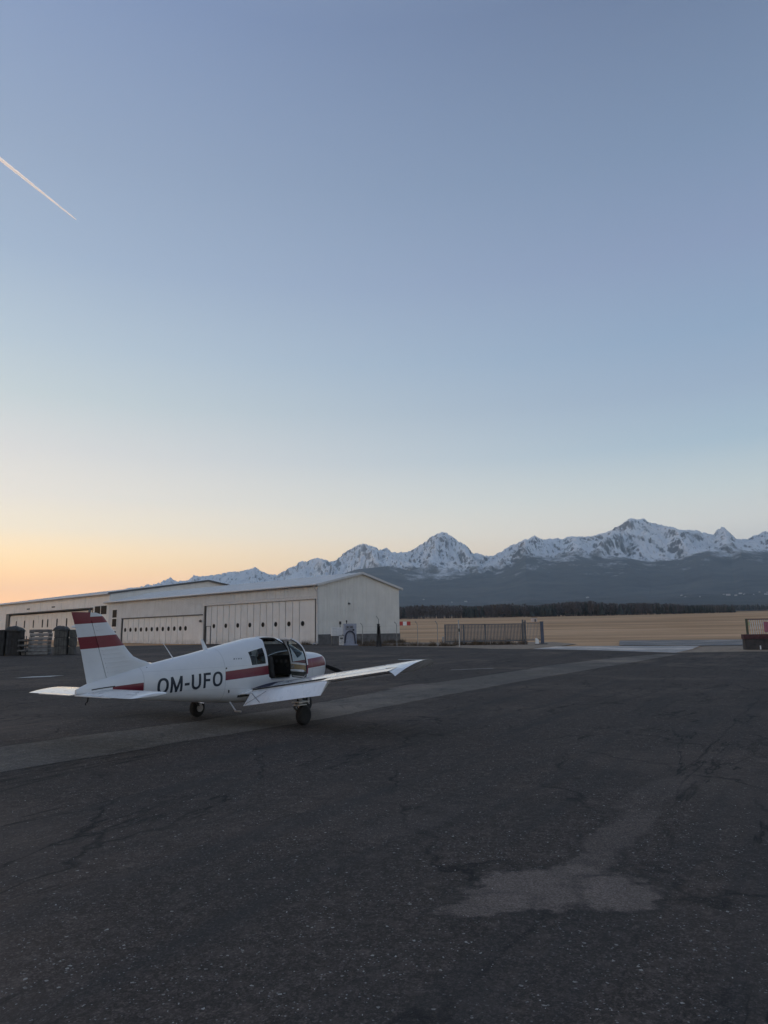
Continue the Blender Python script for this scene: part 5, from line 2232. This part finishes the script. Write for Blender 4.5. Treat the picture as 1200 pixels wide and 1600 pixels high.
# boarding step
mb = MB()
mb.tube([(3.72, .40, .50), (3.66, .50, .34), (3.66, .54, .31)], .018, 8)
mb.tube([(3.66, .50, .318), (3.66, .68, .312)], .020, 8)
mb.build('boarding_step', STEEL, plane, smooth=50)
mb = MB()
mb.lathe([(0, .020), (.004, .020)], (3.90, ysurf(3.90, 1.19) - .001, 1.19), 'Y', 10)
mb.lathe([(0, .022), (.006, .022)], (3.82, ysurf(3.82, .73) - .001, .74), 'Y', 10)
mb.lathe([(0, .020), (.006, .020)], (3.82, ysurf(3.82, .73) - .001, .71), 'Y', 10)
mb.lathe([(0, .010), (.004, .010)], (5.6, ysurf(5.6, 1.28) - .001, 1.28), 'Y', 8)
mb.build('vent_hole', DARKT, plane)
mb = MB()
for k, w_ in enumerate((.045, .02, .035, .03)):
    s = 3.66 - k * .06
    mb.box((s, ysurf(s, 1.37) + .001, 1.37), (w_ * .8, .006, .030))
mb.build('type_plate', plain('small_mark', (.12, .13, .15), .5), plane)

# registration OM-UFO on the side, letter by letter
def stroke(mb, pts, w, f):
    """flat strip of quads along 2D points"""
    n = len(pts)
    for i in range(n - 1):
        a, b = Vector(pts[i]), Vector(pts[i + 1])
        d = (b - a).normalized()
        q = Vector((-d.y, d.x)) * w / 2
        k = max(1, int((b - a).length / .12))
        for j in range(k):
            c0, c1 = a + (b - a) * j / k, a + (b - a) * (j + 1) / k
            ps = [c0 - q, c1 - q, c1 + q, c0 + q]
            mb.add([f(*p_) for p_ in ps], [(0, 1, 2, 3)])


def letter(ch, x0, w, h_, f):
    mb = MB()
    t_ = .135 * 2.2
    if ch == 'O':
        n = 28
        for i in range(n):
            pr = []
            for k in (i, i + 1):
                a = 2 * math.pi * k / n
                c, s_ = math.cos(a), math.sin(a)
                c, s_ = math.copysign(abs(c) ** .84, c), math.copysign(abs(s_) ** .84, s_)
                pr.append(((.5 + .5 * c) * w, .5 + .5 * s_, (.5 + (.5 - .175 / w) * c) * w, .5 + (.5 - .155) * s_))
            a, b = pr
            mb.add([f(x0 + a[0], a[1]), f(x0 + b[0], b[1]), f(x0 + b[2], b[3]), f(x0 + a[2], a[3])], [(0, 1, 2, 3)])
    elif ch == 'M':
        d = .165
        stroke(mb, [(x0 + d / 2, 0), (x0 + d / 2, 1)], d, f)
        stroke(mb, [(x0 + w - d / 2, 0), (x0 + w - d / 2, 1)], d, f)
        stroke(mb, [(x0 + d * .55, .99), (x0 + w / 2, .10)], d * .98, f)
        stroke(mb, [(x0 + w - d * .55, .99), (x0 + w / 2, .10)], d * .98, f)
        stroke(mb, [(x0 + w / 2 - .085, .07), (x0 + w / 2 + .085, .07)], .14, f)
    elif ch == '-':
        stroke(mb, [(x0, .42), (x0 + w, .42)], .165, f)
    elif ch == 'U':
        d = .175
        pts = [(x0 + d / 2, 1.0), (x0 + d / 2, .32)]
        rx, ry = w / 2 - d / 2, .25
        for a in np.linspace(math.pi, 2 * math.pi, 11)[1:-1]:
            pts.append((x0 + w / 2 + rx * math.cos(a), .32 + ry * math.sin(a)))
        pts += [(x0 + w - d / 2, .32), (x0 + w - d / 2, 1.0)]
        stroke(mb, pts, d, f)
    elif ch == 'F':
        d = .175
        stroke(mb, [(x0 + d / 2, 0), (x0 + d / 2, 1)], d, f)
        stroke(mb, [(x0 + d, .93), (x0 + w, .92)], .16, f)
        stroke(mb, [(x0 + d, .52), (x0 + w * .92, .50)], .16, f)
    o = mb.build('letter', LETTER, plane, fix=False)
    md = o.modifiers.new('thin', 'SOLIDIFY')
    md.thickness = .0015
    return o


LH = .295
def reg(x, v):
    """x along the word in letter heights, v up the letter"""
    s = 5.465 - x * .297
    z_ = .775 + (5.465 - s) * .050 + v * LH
    s += .02 * (v - .5) * 0
    return (s, ysurf(s, z_) + .003, z_)


xx = 0.0
for ch, w_, gap in (('O', .80, .14), ('M', .86, .16), ('-', .36, .16), ('U', .72, .20), ('F', .56, .16), ('O', .80, 0)):
    letter(ch, xx, w_, 1, reg)
    xx += w_ + gap

# ------------------------------------------------------------------ contrail
d0, d1_, dm = pix_dir(-420, -88), pix_dir(119, 343), None
ALT = 9500.0
a = d0 * (ALT / d0.z)
b = d1_ * (ALT / d1_.z)
pts, rad = [], []
for k in range(241):
    t_ = k / 240
    pts.append(a.lerp(b, t_) + mnoise.noise_vector(Vector((t_ * 90, 2, 0))) * 5 * (1 - t_))
    q = 1 - t_
    rad.append(9 + 27 * min(1, q * 3) ** .8 * (1 + .30 * mnoise.noise(Vector((t_ * 110, 0, 0))) + .15 * mnoise.noise(Vector((t_ * 260, 4, 0)))))
mb = MB()
mb.tube(pts, rad, 10)
m, n_, l_, b_ = new_mat('contrail_ice')
n_.remove(b_)
df = n_.new('ShaderNodeBsdfDiffuse')
tl_ = n_.new('ShaderNodeBsdfTranslucent')
df.inputs[0].default_value = tl_.inputs[0].default_value = (.95, .95, .95, 1)
mx = n_.new('ShaderNodeMixShader')
mx.inputs[0].default_value = .5
l_.new(df.outputs[0], mx.inputs[1])
l_.new(tl_.outputs[0], mx.inputs[2])
l_.new(mx.outputs[0], n_['Material Output'].inputs[0])
o = mb.build('contrail', m, smooth=180)
tag(o, 'thin white vapour trail crossing the blue sky', 'vapour trail')

# ------------------------------------------------------------------ haze
mb = MB()
HX0, HX1, HY0, HY1, HZ0, HZ1 = PX0 - 200, PX1 + 200, PY0 - 200, PY1 + 200, -4.0, 2150.0
mb.box(((HX0 + HX1) / 2, (HY0 + HY1) / 2, (HZ0 + HZ1) / 2), (HX1 - HX0, HY1 - HY0, HZ1 - HZ0))
m, n_, l_, b_ = new_mat('haze_air')
n_.remove(b_)
pv = n_.new('ShaderNodeVolumePrincipled')
pv.inputs['Color'].default_value = (.74, .88, 1.0, 1)
pv.inputs['Density'].default_value = 5.0e-5
pv.inputs['Anisotropy'].default_value = .3
l_.new(pv.outputs[0], n_['Material Output'].inputs['Volume'])
m.cycles.homogeneous_volume = True
o = mb.build('haze', m)
o['kind'] = 'stuff'
